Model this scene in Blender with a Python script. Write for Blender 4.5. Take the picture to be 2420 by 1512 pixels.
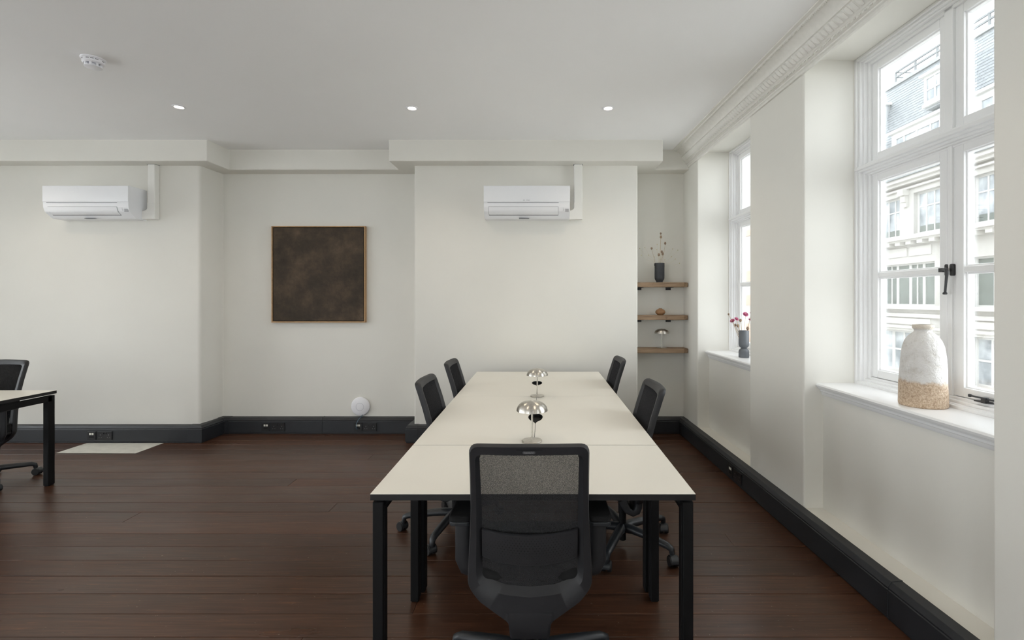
import bpy, math, random
from mathutils import Vector, Matrix

for _o in list(bpy.data.objects):
    bpy.data.objects.remove(_o)
S = bpy.context.scene
COL = S.collection
rnd = random.Random(7)

# ------------------------------------------------------------------ camera, world, exposure
EYE = 1.4544                      # camera height
FPX = 1144.0                      # focal length in pixels of the 2420 px frame
cam_d = bpy.data.cameras.new('camera')
cam_d.sensor_fit = 'HORIZONTAL'
cam_d.sensor_width = 36.0
cam_d.lens = 36.0 * FPX / 2420.0
cam_d.shift_x = -68.0 / 2420.0
cam_d.shift_y = -50.0 / 2420.0
cam_d.clip_start = 0.05
cam_d.clip_end = 300
cam = bpy.data.objects.new('camera', cam_d)
COL.objects.link(cam)
cam.location = (0, 0, EYE)
cam.rotation_euler = (math.pi / 2, 0, 0)
S.camera = cam

SKY = 7.0                         # overcast sky radiance
world = bpy.data.worlds.new('overcast_sky')
S.world = world
world.use_nodes = True
_bg = world.node_tree.nodes['Background']
_bg.inputs[0].default_value = (0.93, 0.965, 1.0, 1)
_bg.inputs[1].default_value = SKY
DOWNLIGHT_W = 16.0                # each recessed ceiling lamp
S.view_settings.view_transform = 'Standard'
S.view_settings.look = 'None'
S.view_settings.gamma = 1.0
S.view_settings.use_curve_mapping = False
S.view_settings.exposure = 0.24
S.cycles.max_bounces = 10
S.cycles.diffuse_bounces = 6
S.cycles.glossy_bounces = 4
S.cycles.transmission_bounces = 4
S.cycles.transparent_max_bounces = 12
S.cycles.adaptive_threshold = 0.03
S.cycles.caustics_reflective = False
S.cycles.caustics_refractive = False

# ------------------------------------------------------------------ materials
def lin(r, g, b):
    def f(c):
        c /= 255.0
        return c / 12.92 if c <= 0.04045 else ((c + 0.055) / 1.055) ** 2.4
    return (f(r), f(g), f(b), 1.0)

class NT:
    """a small helper around a material's node tree"""
    def __init__(self, name):
        self.m = bpy.data.materials.new(name)
        self.m.use_nodes = True
        self.t = self.m.node_tree
        self.b = self.t.nodes['Principled BSDF']
        self.out = self.t.nodes['Material Output']
    def n(self, kind, **kw):
        nd = self.t.nodes.new(kind)
        for k, v in kw.items():
            setattr(nd, k, v)
        return nd
    def l(self, a, b):
        self.t.links.new(a, b)
    def coords(self, kind='Object', scale=(1, 1, 1)):
        tc = self.n('ShaderNodeTexCoord')
        mp = self.n('ShaderNodeMapping')
        mp.inputs['Scale'].default_value = scale
        self.l(tc.outputs[kind], mp.inputs['Vector'])
        return mp.outputs[0]
    def position(self, scale=(1, 1, 1)):
        g = self.n('ShaderNodeNewGeometry')
        mp = self.n('ShaderNodeMapping')
        mp.inputs['Scale'].default_value = scale
        self.l(g.outputs['Position'], mp.inputs['Vector'])
        return mp.outputs[0]
    def noise(self, vec, scale, detail=4, rough=0.55):
        nd = self.n('ShaderNodeTexNoise')
        nd.inputs['Scale'].default_value = scale
        nd.inputs['Detail'].default_value = detail
        nd.inputs['Roughness'].default_value = rough
        self.l(vec, nd.inputs['Vector'])
        return nd.outputs['Fac']
    def ramp(self, fac, stops):
        r = self.n('ShaderNodeValToRGB')
        e = r.color_ramp.elements
        while len(e) < len(stops):
            e.new(0.5)
        for el, (p, c) in zip(e, stops):
            el.position = p
            el.color = c if len(c) == 4 else (*c, 1)
        self.l(fac, r.inputs[0])
        return r.outputs[0]
    def mix(self, fac, a, b, mode='MIX'):
        m = self.n('ShaderNodeMix', data_type='RGBA', blend_type=mode)
        for sock, v in ((m.inputs[0], fac), (m.inputs[6], a), (m.inputs[7], b)):
            if isinstance(v, bpy.types.NodeSocket):
                self.l(v, sock)
            else:
                sock.default_value = v
        return m.outputs[2]
    def bump(self, h, strength=0.2, dist=0.002):
        bp = self.n('ShaderNodeBump')
        bp.inputs['Strength'].default_value = strength
        bp.inputs['Distance'].default_value = dist
        self.l(h, bp.inputs['Height'])
        self.l(bp.outputs[0], self.b.inputs['Normal'])
    def set(self, color=None, rough=None, metal=None, spec=None):
        if color is not None:
            if isinstance(color, bpy.types.NodeSocket):
                self.l(color, self.b.inputs['Base Color'])
            else:
                self.b.inputs['Base Color'].default_value = color
        if rough is not None:
            if isinstance(rough, bpy.types.NodeSocket):
                self.l(rough, self.b.inputs['Roughness'])
            else:
                self.b.inputs['Roughness'].default_value = rough
        if metal is not None:
            self.b.inputs['Metallic'].default_value = metal
        if spec is not None:
            self.b.inputs['Specular IOR Level'].default_value = spec
        return self

def plain(name, rgb, rough=0.5, metal=0.0, var=0.06, scale=6.0, bump=0.0, bscale=200, spec=None):
    """paint / plastic / metal with a faint procedural variation of tone and relief"""
    t = NT(name)
    v = t.coords()
    c = lin(*rgb)
    lo = tuple(x * (1 - var) for x in c[:3]) + (1,)
    hi = tuple(min(1, x * (1 + var)) for x in c[:3]) + (1,)
    t.set(t.ramp(t.noise(v, scale), [(0.3, lo), (0.7, hi)]), rough, metal, spec)
    if bump:
        t.bump(t.noise(v, bscale, 3), bump, 0.001)
    return t.m

M = {}
M['wall'] = plain('wall_paint', (225, 223, 216), 0.85, var=0.015, scale=1.6, bump=0.12, bscale=90)
M['ceiling'] = plain('ceiling_paint', (248, 248, 248), 0.9, var=0.01, scale=1.2, bump=0.1, bscale=70)
M['gloss_white'] = plain('white_gloss_paint', (236, 236, 236), 0.28, var=0.01, scale=5, bump=0.05, bscale=60)
M['plaster'] = plain('cornice_plaster', (230, 228, 222), 0.8, var=0.03, scale=30)
M['trunking'] = plain('charcoal_trunking', (34, 36, 40), 0.45, var=0.06, scale=9, bump=0.06, bscale=120)
M['socket'] = plain('black_socket_plastic', (22, 22, 24), 0.35)
M['socket_white'] = plain('white_port_plastic', (225, 225, 215), 0.4)
M['pin'] = plain('pale_pin_plastic', (120, 120, 120), 0.4)
M['desk_white'] = plain('white_desk_laminate', (226, 222, 212), 0.38, var=0.01, scale=3)
M['desk_black'] = plain('black_desk_edge', (11, 11, 12), 0.5)
M['leg_black'] = plain('black_powder_coat', (7, 7, 8), 0.6, bump=0.1, bscale=500, spec=0.25)
M['chair_plastic'] = plain('black_chair_plastic', (31, 31, 34), 0.55, var=0.08, scale=12, bump=0.15, bscale=700)
M['chair_fabric'] = plain('black_seat_fabric', (14, 14, 15), 0.95, bump=0.5, bscale=900)
M['base_plastic'] = plain('dark_grey_base_plastic', (32, 35, 39), 0.42, bump=0.1, bscale=500)
M['wheel'] = plain('black_wheel_rubber', (18, 18, 20), 0.5)
M['wheel_side'] = plain('grey_wheel_cap', (40, 42, 45), 0.35)
M['hole'] = plain('dark_hole', (8, 8, 8), 0.9)
M['logo_plate'] = plain('grey_logo_plate', (78, 78, 80), 0.45)
M['logo_text'] = plain('pale_grey_lettering', (135, 135, 138), 0.5)
M['ac_white'] = plain('white_ac_plastic', (238, 239, 242), 0.22, var=0.005)
M['ac_line'] = plain('grey_ac_gap', (110, 112, 116), 0.6)
M['ac_mark'] = plain('grey_ac_lettering', (165, 165, 168), 0.5)
M['duct'] = plain('white_duct_plastic', (232, 231, 226), 0.4, var=0.01)
M['device_white'] = plain('white_device_plastic', (236, 236, 240), 0.35, var=0.01)
M['device_grey'] = plain('grey_device_ring', (190, 190, 198), 0.4)
M['cable_blue'] = plain('blue_grey_cable', (78, 104, 122), 0.5)
M['iron'] = plain('wrought_iron_black', (52, 52, 54), 0.45, bump=0.3, bscale=260)
M['vase_dark'] = plain('charcoal_ceramic', (54, 56, 60), 0.55, var=0.1, scale=30, bump=0.1, bscale=300)
M['vase_grey'] = plain('slate_grey_ceramic', (98, 102, 107), 0.5, var=0.05, scale=30, bump=0.1, bscale=300)
M['vase_brown'] = plain('brown_ceramic', (150, 112, 78), 0.5, var=0.15, scale=50, bump=0.2, bscale=200)
M['stem'] = plain('dried_stem', (186, 162, 128), 0.8, var=0.15, scale=60)
M['pod'] = plain('dried_poppy_pod', (150, 128, 108), 0.8, var=0.25, scale=200)
M['wisp'] = plain('pale_dried_petal', (206, 196, 164), 0.8, var=0.1, scale=200)
M['pink'] = plain('pink_dried_petal', (206, 122, 156), 0.7, var=0.25, scale=150)
M['yellow'] = plain('dried_flower_centre', (186, 104, 128), 0.8, var=0.2, scale=150)
M['oak_frame'] = plain('pale_oak_frame', (176, 140, 100), 0.5, var=0.12, scale=40)
M['stone'] = plain('weathered_portland_stone', (184, 182, 178), 0.9, var=0.05, scale=0.8, bump=0.2, bscale=12)
M['stone_trim'] = plain('painted_stone_trim', (198, 196, 192), 0.85, var=0.03, scale=1.5)
M['ext_frame'] = plain('painted_sash', (206, 206, 204), 0.5, var=0.02)
M['ext_iron'] = plain('grey_railing_iron', (120, 124, 126), 0.6)
M['lead'] = plain('grey_roof_lead', (150, 154, 156), 0.7, var=0.08, scale=2)
M['gutter'] = plain('dark_gutter', (128, 132, 134), 0.6)
M['paving'] = plain('street_paving', (220, 219, 216), 0.9, var=0.1, scale=3)  # tone raised so the unseen ground bounces daylight onto the ceiling
M['patch_white'] = plain('worn_white_floor_paint', (205, 203, 194), 0.6, var=0.12, scale=12, bump=0.3, bscale=60)
M['sub'] = plain('dark_subfloor', (14, 11, 9), 0.95)

def slate_mat():
    t = NT('slate_tiles')
    oi = t.n('ShaderNodeTexCoord')
    nz = t.noise(t.position((1.7, 3.1, 3.6)), 2.2, 2)
    t.set(t.ramp(nz, [(0.3, lin(116, 122, 126)), (0.7, lin(146, 151, 154))]), 0.6)
    return t.m
M['slate'] = slate_mat()

def brick_mat():
    t = NT('pale_brick_courses')
    br = t.n('ShaderNodeTexBrick')
    br.inputs['Scale'].default_value = 4.0
    br.inputs['Color1'].default_value = lin(190, 150, 128)
    br.inputs['Color2'].default_value = lin(204, 168, 146)
    br.inputs['Mortar'].default_value = lin(214, 200, 188)
    g = t.n('ShaderNodeNewGeometry')
    sx = t.n('ShaderNodeSeparateXYZ'); cx = t.n('ShaderNodeCombineXYZ')
    t.l(g.outputs['Position'], sx.inputs[0])
    t.l(sx.outputs[1], cx.inputs[0]); t.l(sx.outputs[2], cx.inputs[1])
    t.l(cx.outputs[0], br.inputs['Vector'])
    t.set(br.outputs[0], 0.9)
    return t.m
M['brick'] = brick_mat()

def glass_mat(name, gloss=1.0, rough=0.0, tint=(0.97, 0.98, 0.98, 1)):
    t = NT(name)
    t.t.nodes.remove(t.b)
    tr = t.n('ShaderNodeBsdfTransparent'); tr.inputs[0].default_value = tint
    gl = t.n('ShaderNodeBsdfGlossy'); gl.inputs['Roughness'].default_value = rough
    fr = t.n('ShaderNodeFresnel'); fr.inputs[0].default_value = 1.45
    mt = t.n('ShaderNodeMath', operation='MULTIPLY'); mt.inputs[1].default_value = gloss
    mx = t.n('ShaderNodeMixShader')
    t.l(fr.outputs[0], mt.inputs[0]); t.l(mt.outputs[0], mx.inputs[0])
    t.l(tr.outputs[0], mx.inputs[1]); t.l(gl.outputs[0], mx.inputs[2])
    t.l(mx.outputs[0], t.out.inputs[0])
    return t.m
M['glass'] = glass_mat('clear_window_glass', 0.6)

def ext_glass():
    t = NT('reflecting_street_glass')
    v = t.position((0.5, 1.3, 1.0))
    t.set(t.ramp(t.noise(v, 1.3, 2), [(0.35, lin(120, 128, 134)), (0.65, lin(196, 202, 206))]), 0.12)
    return t.m
M['ext_glass'] = ext_glass()
M['ext_dark_glass'] = plain('dark_street_glass', (112, 120, 116), 0.12, var=0.25, scale=1.2)

def plank_mat():
    t = NT('dark_stained_boards')
    oi = t.n('ShaderNodeObjectInfo')
    g = t.n('ShaderNodeNewGeometry')
    off = t.n('ShaderNodeVectorMath', operation='MULTIPLY_ADD')
    off.inputs[1].default_value = (1, 1, 1)
    cmb = t.n('ShaderNodeCombineXYZ')
    m37 = t.n('ShaderNodeMath', operation='MULTIPLY'); m37.inputs[1].default_value = 37.0
    t.l(oi.outputs['Random'], m37.inputs[0]); t.l(m37.outputs[0], cmb.inputs[0]); t.l(m37.outputs[0], cmb.inputs[2])
    t.l(g.outputs['Position'], off.inputs[0]); t.l(cmb.outputs[0], off.inputs[2])
    def mp(sc):
        m = t.n('ShaderNodeMapping'); m.inputs['Scale'].default_value = sc
        t.l(off.outputs[0], m.inputs['Vector']); return m.outputs[0]
    grain = t.noise(mp((1.6, 34, 34)), 2.2, 6, 0.6)
    blot = t.noise(mp((0.9, 3.5, 3.5)), 1.3, 4)
    base = t.ramp(grain, [(0.25, lin(53, 34, 23)), (0.55, lin(76, 50, 36)), (0.8, lin(97, 65, 46))])
    tone = t.ramp(oi.outputs['Random'], [(0.0, (0.74, 0.74, 0.75, 1)), (1.0, (1.16, 1.12, 1.08, 1))])
    c = t.mix(1.0, base, tone, 'MULTIPLY')
    c = t.mix(0.5, c, t.ramp(blot, [(0.3, (0.72, 0.72, 0.72, 1)), (0.7, (1.2, 1.15, 1.1, 1))]), 'MULTIPLY')
    # worn orange streaks and pale flecks and scratches
    worn = t.ramp(t.noise(mp((3.0, 22, 22)), 2.4, 5, 0.65), [(0.61, (0, 0, 0, 1)), (0.74, (1, 1, 1, 1))])
    c = t.mix(t.mix(1.0, worn, (0.55, 0.55, 0.55, 1), 'MULTIPLY'), c, lin(124, 78, 46))
    fleck = t.ramp(t.noise(mp((9, 16, 16)), 5.5, 3, 0.6), [(0.715, (0, 0, 0, 1)), (0.735, (1, 1, 1, 1))])
    c = t.mix(t.mix(1.0, fleck, (0.5, 0.5, 0.5, 1), 'MULTIPLY'), c, lin(168, 156, 144))
    t.set(c, t.ramp(blot, [(0.3, (0.27,) * 3), (0.7, (0.42,) * 3)]), spec=0.45)
    t.bump(grain, 0.25, 0.0015)
    return t.m
M['plank'] = plank_mat()

def shelf_mat():
    t = NT('rustic_oak_shelf')
    v = t.position((2.0, 26, 40))
    gr = t.noise(v, 2.0, 6, 0.6)
    kn = t.noise(t.position((6, 6, 6)), 2.2, 3)
    c = t.ramp(gr, [(0.25, lin(104, 82, 62)), (0.5, lin(146, 121, 96)), (0.8, lin(176, 152, 126))])
    c = t.mix(t.ramp(kn, [(0.66, (0, 0, 0, 1)), (0.78, (0.7, 0.7, 0.7, 1))]), c, lin(86, 60, 40))
    t.set(c, 0.65); t.bump(gr, 0.4, 0.002)
    return t.m
M['shelf'] = shelf_mat()

def painting_mat():
    t = NT('mottled_brown_canvas')
    v = t.coords()
    a = t.noise(v, 3.2, 8, 0.65)
    b = t.noise(v, 11, 6, 0.7)
    c = t.ramp(a, [(0.36, lin(46, 38, 28)), (0.48, lin(60, 49, 38)), (0.58, lin(76, 62, 48)), (0.70, lin(96, 82, 66))])
    c = t.mix(0.7, c, t.ramp(b, [(0.3, (0.7, 0.7, 0.7, 1)), (0.75, (1.3, 1.27, 1.2, 1))]), 'MULTIPLY')
    t.set(c, 0.8); t.bump(b, 0.3, 0.002)
    return t.m
M['painting'] = painting_mat()

def nickel_mat():
    t = NT('brushed_nickel')
    v = t.coords(scale=(1, 1, 1))
    t.set(t.ramp(t.noise(v, 60, 3), [(0.3, lin(186, 181, 172)), (0.7, lin(206, 201, 193))]), 0.3, 1.0)
    t.b.inputs['Anisotropic'].default_value = 0.8
    t.b.inputs['Anisotropic Rotation'].default_value = 0.25
    tg = t.n('ShaderNodeTangent', direction_type='RADIAL', axis='Z')
    t.l(tg.outputs[0], t.b.inputs['Tangent'])
    return t.m
M['nickel'] = nickel_mat()

def vase_mat():
    t = NT('two_tone_rough_glaze')
    tc = t.n('ShaderNodeTexCoord')
    sp = t.n('ShaderNodeSeparateXYZ'); t.l(tc.outputs['Object'], sp.inputs[0])
    v = t.coords()
    n1 = t.noise(v, 26, 5, 0.7); n2 = t.noise(v, 120, 4, 0.7); n3 = t.noise(v, 9, 3)
    ad = t.n('ShaderNodeMath', operation='MULTIPLY_ADD'); ad.inputs[1].default_value = 0.045
    t.l(n1, ad.inputs[0]); t.l(sp.outputs[2], ad.inputs[2])
    k = t.ramp(ad.outputs[0], [(0.136, (0, 0, 0, 1)), (0.152, (1, 1, 1, 1))])
    sand = t.ramp(n2, [(0.3, lin(150, 122, 96)), (0.5, lin(196, 172, 146)), (0.7, lin(222, 204, 182))])
    white = t.ramp(n1, [(0.25, lin(190, 184, 174)), (0.45, lin(214, 211, 207)), (0.75, lin(226, 224, 222))])
    rim = t.ramp(sp.outputs[2], [(0.368, (0, 0, 0, 1)), (0.376, (0.6, 0.6, 0.6, 1))])
    c = t.mix(k, sand, white)
    c = t.mix(rim, c, lin(206, 190, 168))
    t.set(c, 0.5)
    t.bump(n1, 1.0, 0.012)
    return t.m
M['big_vase'] = vase_mat()

def mesh_mat():
    t = NT('open_weave_black_mesh')
    v = t.coords(scale=(800, 800, 420))
    nz = t.noise(v, 1.0, 2, 0.6)
    tr = t.n('ShaderNodeBsdfTransparent')
    mx = t.n('ShaderNodeMixShader')
    f = t.ramp(nz, [(0.36, (0.70,) * 3), (0.64, (0.98,) * 3)])
    t.set(lin(58, 58, 60), 0.9)
    t.l(f, mx.inputs[0]); t.l(tr.outputs[0], mx.inputs[1]); t.l(t.b.outputs[0], mx.inputs[2])
    t.l(mx.outputs[0], t.out.inputs[0])
    return t.m
M['mesh'] = mesh_mat()

def emit_mat(name, col, s):
    t = NT(name)
    t.set(lin(255, 240, 220), 0.4)
    t.b.inputs['Emission Color'].default_value = col
    t.b.inputs['Emission Strength'].default_value = s
    return t.m
M['lamp_glow'] = emit_mat('warm_downlight_glow', (1.0, 0.86, 0.66, 1), 14.0)

# ------------------------------------------------------------------ geometry helpers
class MB:
    """collects faces, builds ONE mesh object"""
    def __init__(self):
        self.v = []; self.f = []
    def add(self, vs, fs):
        o = len(self.v)
        self.v += [tuple(p) for p in vs]
        self.f += [tuple(i + o for i in q) for q in fs]
        return self
    def box(self, x0, x1, y0, y1, z0, z1):
        if x0 > x1: x0, x1 = x1, x0
        if y0 > y1: y0, y1 = y1, y0
        if z0 > z1: z0, z1 = z1, z0
        vs = [(x0, y0, z0), (x1, y0, z0), (x1, y1, z0), (x0, y1, z0), (x0, y0, z1), (x1, y0, z1), (x1, y1, z1), (x0, y1, z1)]
        return self.add(vs, [(0, 3, 2, 1), (4, 5, 6, 7), (0, 1, 5, 4), (1, 2, 6, 5), (2, 3, 7, 6), (3, 0, 4, 7)])
    def prism(self, poly, a0, a1, axis='z'):
        """poly in the plane across the axis: z -> (x,y), y -> (x,z), x -> (y,z)"""
        def P(p, a):
            return {'z': (p[0], p[1], a), 'y': (p[0], a, p[1]), 'x': (a, p[0], p[1])}[axis]
        n = len(poly)
        vs = [P(p, a0) for p in poly] + [P(p, a1) for p in poly]
        fs = [tuple(range(n - 1, -1, -1)), tuple(range(n, 2 * n))]
        fs += [(i, (i + 1) % n, n + (i + 1) % n, n + i) for i in range(n)]
        return self.add(vs, fs)
    def loft(self, rings, caps=True, closed=True):
        n = len(rings[0]); vs = [p for r in rings for p in r]; fs = []
        for k in range(len(rings) - 1):
            for i in range(n if closed else n - 1):
                j = (i + 1) % n
                fs.append((k * n + i, k * n + j, (k + 1) * n + j, (k + 1) * n + i))
        if caps:
            fs.append(tuple(range(n - 1, -1, -1)))
            fs.append(tuple((len(rings) - 1) * n + i for i in range(n)))
        return self.add(vs, fs)
    def lathe(self, prof, seg=28, c=(0, 0, 0), wob=None):
        rings = []
        for k, (r, z) in enumerate(prof):
            ring = []
            for i in range(seg):
                a = 2 * math.pi * i / seg
                rr = r * (1 + (wob(a, z) if wob else 0))
                ring.append((c[0] + rr * math.cos(a), c[1] + rr * math.sin(a), c[2] + z))
            rings.append(ring)
        return self.loft(rings, caps=True)
    def tube(self, path, rad, seg=10, squash=1.0):
        path = [Vector(p) for p in path]
        rads = rad if isinstance(rad, (list, tuple)) else [rad] * len(path)
        rings = []
        up = Vector((0, 0, 1))
        prev = None
        for k, p in enumerate(path):
            if k == 0: t = path[1] - p
            elif k == len(path) - 1: t = p - path[k - 1]
            else: t = (path[k + 1] - p).normalized() + (p - path[k - 1]).normalized()
            t.normalize()
            if prev is None:
                a = t.cross(up)
                if a.length < 1e-3: a = t.cross(Vector((0, 1, 0)))
            else:
                a = prev - t * prev.dot(t)
                if a.length < 1e-4: a = t.cross(up)
            a.normalize(); prev = a
            b = t.cross(a)
            r = rads[k]
            rings.append([tuple(p + a * (r * math.cos(2 * math.pi * i / seg)) + b * (r * squash * math.sin(2 * math.pi * i / seg))) for i in range(seg)])
        return self.loft(rings)
    def sweep(self, path, prof):
        """path: plan polyline (x,y); prof: (offset to the right of travel, z); closed profile, mitred"""
        rings = []
        n = len(path)
        for k in range(n):
            p = Vector(path[k])
            d0 = (Vector(path[k]) - Vector(path[k - 1])).normalized() if k > 0 else None
            d1 = (Vector(path[k + 1]) - Vector(path[k])).normalized() if k < n - 1 else None
            n0 = Vector((d0.y, -d0.x)) if d0 else None
            n1 = Vector((d1.y, -d1.x)) if d1 else None
            if n0 is None: m = n1
            elif n1 is None: m = n0
            else:
                m = (n0 + n1)
                m = m / max(0.2, m.length_squared / 2.0)
            rings.append([(p.x + m.x * o, p.y + m.y * o, z) for o, z in prof])
        return self.loft(rings)
    def build(self, name, mat, parent=None, smooth=False, bevel=0.0, bseg=2, angle=35):
        me = bpy.data.meshes.new(name)
        me.from_pydata(self.v, [], self.f)
        me.validate()
        import bmesh
        bm = bmesh.new(); bm.from_mesh(me)
        bmesh.ops.recalc_face_normals(bm, faces=bm.faces[:])
        bm.to_mesh(me); bm.free()
        me.materials.append(M[mat] if isinstance(mat, str) else mat)
        o = bpy.data.objects.new(name, me)
        COL.objects.link(o)
        if parent is not None: o.parent = parent
        if smooth:
            for p in me.polygons: p.use_smooth = True
            try:
                me.set_sharp_from_angle(angle=math.radians(angle))
            except Exception:
                pass
        if bevel:
            md = o.modifiers.new('edge', 'BEVEL')
            md.width = bevel; md.segments = bseg; md.limit_method = 'ANGLE'; md.angle_limit = math.radians(40)
            md.harden_normals = False
        return o

def empty(name, loc=(0, 0, 0), rz=0.0):
    o = bpy.data.objects.new(name, None)
    COL.objects.link(o)
    o.location = loc; o.rotation_euler = (0, 0, rz)
    o.empty_display_size = 0.1
    return o

def tag(o, label, cat, group=None, kind=None):
    o['label'] = label; o['category'] = cat
    if group: o['group'] = group
    if kind: o['kind'] = kind
    return o

def copy_tree(o, parent=None):
    c = o.copy(); COL.objects.link(c); c.parent = parent
    for ch in list(o.children):
        copy_tree(ch, c)
    return c

def round_poly(pts, radii, seg=6):
    """round the corners of a closed 2-D polygon"""
    out = []
    n = len(pts)
    for i in range(n):
        r = radii[i] if isinstance(radii, (list, tuple)) else radii
        p = Vector(pts[i]); a = Vector(pts[i - 1]); b = Vector(pts[(i + 1) % n])
        if r <= 0:
            out.append(tuple(p)); continue
        u = (a - p).normalized(); w = (b - p).normalized()
        ang = u.angle(w)
        t = min(r / math.tan(ang / 2), 0.49 * (a - p).length, 0.49 * (b - p).length)
        p0 = p + u * t; p1 = p + w * t
        for k in range(seg + 1):
            s = k / seg
            q = p0 * (1 - s) ** 2 + p * 2 * s * (1 - s) + p1 * s ** 2
            out.append(tuple(q))
    return out

def resample(pts, n):
    """closed outline -> n points evenly spaced, starting at the first point"""
    P = [Vector(p) for p in pts] + [Vector(pts[0])]
    L = [0.0]
    for i in range(len(P) - 1): L.append(L[-1] + (P[i + 1] - P[i]).length)
    out = []; k = 0
    for i in range(n):
        s = L[-1] * i / n
        while L[k + 1] < s: k += 1
        t = (s - L[k]) / max(1e-9, L[k + 1] - L[k])
        out.append(P[k].lerp(P[k + 1], t))
    return out

def text_part(name, body, size, mat, parent, mtx, depth=0.0004):
    cu = bpy.data.curves.new(name, 'FONT')
    cu.body = body; cu.size = size; cu.extrude = depth
    cu.align_x = 'CENTER'; cu.align_y = 'CENTER'
    tmp = bpy.data.objects.new(name, cu); COL.objects.link(tmp)
    dg = bpy.context.evaluated_depsgraph_get()
    me = bpy.data.meshes.new_from_object(tmp.evaluated_get(dg))
    bpy.data.objects.remove(tmp)
    me.materials.clear(); me.materials.append(M[mat])
    o = bpy.data.objects.new(name, me); COL.objects.link(o)
    o.parent = parent; o.matrix_local = mtx
    return o

def px(x, y, Y):
    """a pixel of the 2420x1512 frame at depth Y -> a point of the room"""
    return Vector(((x - 1278.0) / FPX * Y, Y, EYE - (y - 706.0) / FPX * Y))

# ================================================================== THE SETTING
CEIL = 3.025
XL, YF = -6.6, -3.6               # left wall, wall behind the camera
# ---- floor with every board
floor = MB().box(XL - 0.3, 2.3, YF - 0.3, 5.7, -0.06, -0.02).build('floor', 'sub')
tag(floor, 'dark brown stained timber floorboards running across the room', 'floor', kind='structure')
BW = 0.1525
y = 2.084 - BW * 37
row = 0
while y < 5.3:
    xs = [XL]
    x = XL + rnd.uniform(0.6, 7.5)
    while x < 1.2:
        xs.append(x); x += rnd.uniform(4.2, 7.0)
    xs.append(1.75)
    for a, b in zip(xs[:-1], xs[1:]):
        g = rnd.uniform(0.0008, 0.0019)
        dz = rnd.uniform(-0.0012, 0.0)
        sk = rnd.uniform(-0.0015, 0.0015)
        pl = MB()
        x0, x1 = a + 0.0006, b - 0.0006
        y0a, y1a, y0b, y1b = y + g, y + BW - g, y + g + sk, y + BW - g + sk
        e = 0.0016
        zt, zm, zb = dz, dz - e, -0.019
        vs = [(x0, y0a, zb), (x1, y0b, zb), (x1, y1b, zb), (x0, y1a, zb),
              (x0, y0a, zm), (x1, y0b, zm), (x1, y1b, zm), (x0, y1a, zm),
              (x0 + e, y0a + e, zt), (x1 - e, y0b + e, zt), (x1 - e, y1b - e, zt), (x0 + e, y1a - e, zt)]
        fs = [(3, 2, 1, 0)]
        for k in (0, 4):
            fs += [(k + i, k + (i + 1) % 4, k + 4 + (i + 1) % 4, k + 4 + i) for i in range(4)]
        fs.append((8, 9, 10, 11))
        pl.add(vs, fs).build('plank', 'plank', floor)
    y += BW; row += 1
# white painted patch by the left chimney breast
pt = MB().prism([(-4.566, 4.562), (-3.81, 4.552), (-3.80, 4.878), (-4.57, 4.878)], 0.0006, 0.0030).build('floor_patch', 'patch_white', bevel=0.0008)
tag(pt, 'worn white painted rectangle on the floor against the black skirting', 'floor patch')

# ---- ceiling
ceil = MB().box(XL - 0.3, 2.3, YF - 0.3, 5.7, CEIL, CEIL + 0.12).build('ceiling', 'ceiling')
tag(ceil, 'plain matt white ceiling', 'ceiling', kind='structure')

# ---- back wall with its two chimney breasts
PB = [(XL - 0.3, 4.95), (-3.485, 4.95), (-3.467, 5.28), (-1.294, 5.28), (-1.294, 4.95), (0.991, 4.95), (0.991, 5.28), (2.2, 5.28), (2.2, 5.6), (XL - 0.3, 5.6)]
wall_b = MB().prism(round_poly(PB, [0, 0.03, 0.012, 0.012, 0.018, 0.018, 0.012, 0, 0, 0], 5), -0.02, CEIL).build('wall_back', 'wall', smooth=True, angle=50)
tag(wall_b, 'white painted back wall with two chimney breasts and recesses', 'wall', kind='structure')
PD = [(XL - 0.3, 4.78), (-3.297, 4.78), (-3.285, 5.10), (-1.50, 5.10), (-1.50, 4.78), (1.2075, 4.78), (1.2075, 5.10), (2.2, 5.10), (2.2, 5.4), (XL - 0.3, 5.4)]
down = MB().prism(PD, 2.815, CEIL + 0.01).build('trim_1', 'wall', bevel=0.006)
tag(down, 'boxed white downstand stepping along the top of the back wall', 'bulkhead', kind='structure')

# ---- right wall: a frame of its own (the wall runs 1.5 degrees off the camera axis)
RW_A = math.atan(0.027)
RW = Matrix.Translation((1.70, 0, 0)) @ Matrix(((math.cos(RW_A), -math.sin(RW_A), 0, 0), (math.sin(RW_A), math.cos(RW_A), 0, 0), (0, 0, 1, 0), (0, 0, 0, 1)))
# local frame of a window wall: x = depth outwards (d), y = along the wall (u), z = up
LW = Matrix.Translation((XL, 0, 0)) @ Matrix.Rotation(math.pi, 4, 'Z')
SILL, HEAD = 0.936, 2.925
WIN_R = [(1.771, 2.983), (3.705, 4.851), (-0.17, 1.05), (-2.15, -0.90)]  # the last two openings are unseen, added to bring in daylight
WIN_L = [(-4.3, -2.7), (-2.2, -0.6), (-0.1, 1.5), (2.0, 3.2)]  # unseen openings, made large to bring in more daylight
FW = Matrix.Translation((0, YF, 0)) @ Matrix.Rotation(-math.pi / 2, 4, 'Z')
WIN_F = [(-6.0, -4.4), (-3.9, -2.3), (-1.8, -0.2), (0.25, 1.35)]  # unseen openings, added to light the room from behind the camera

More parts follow.
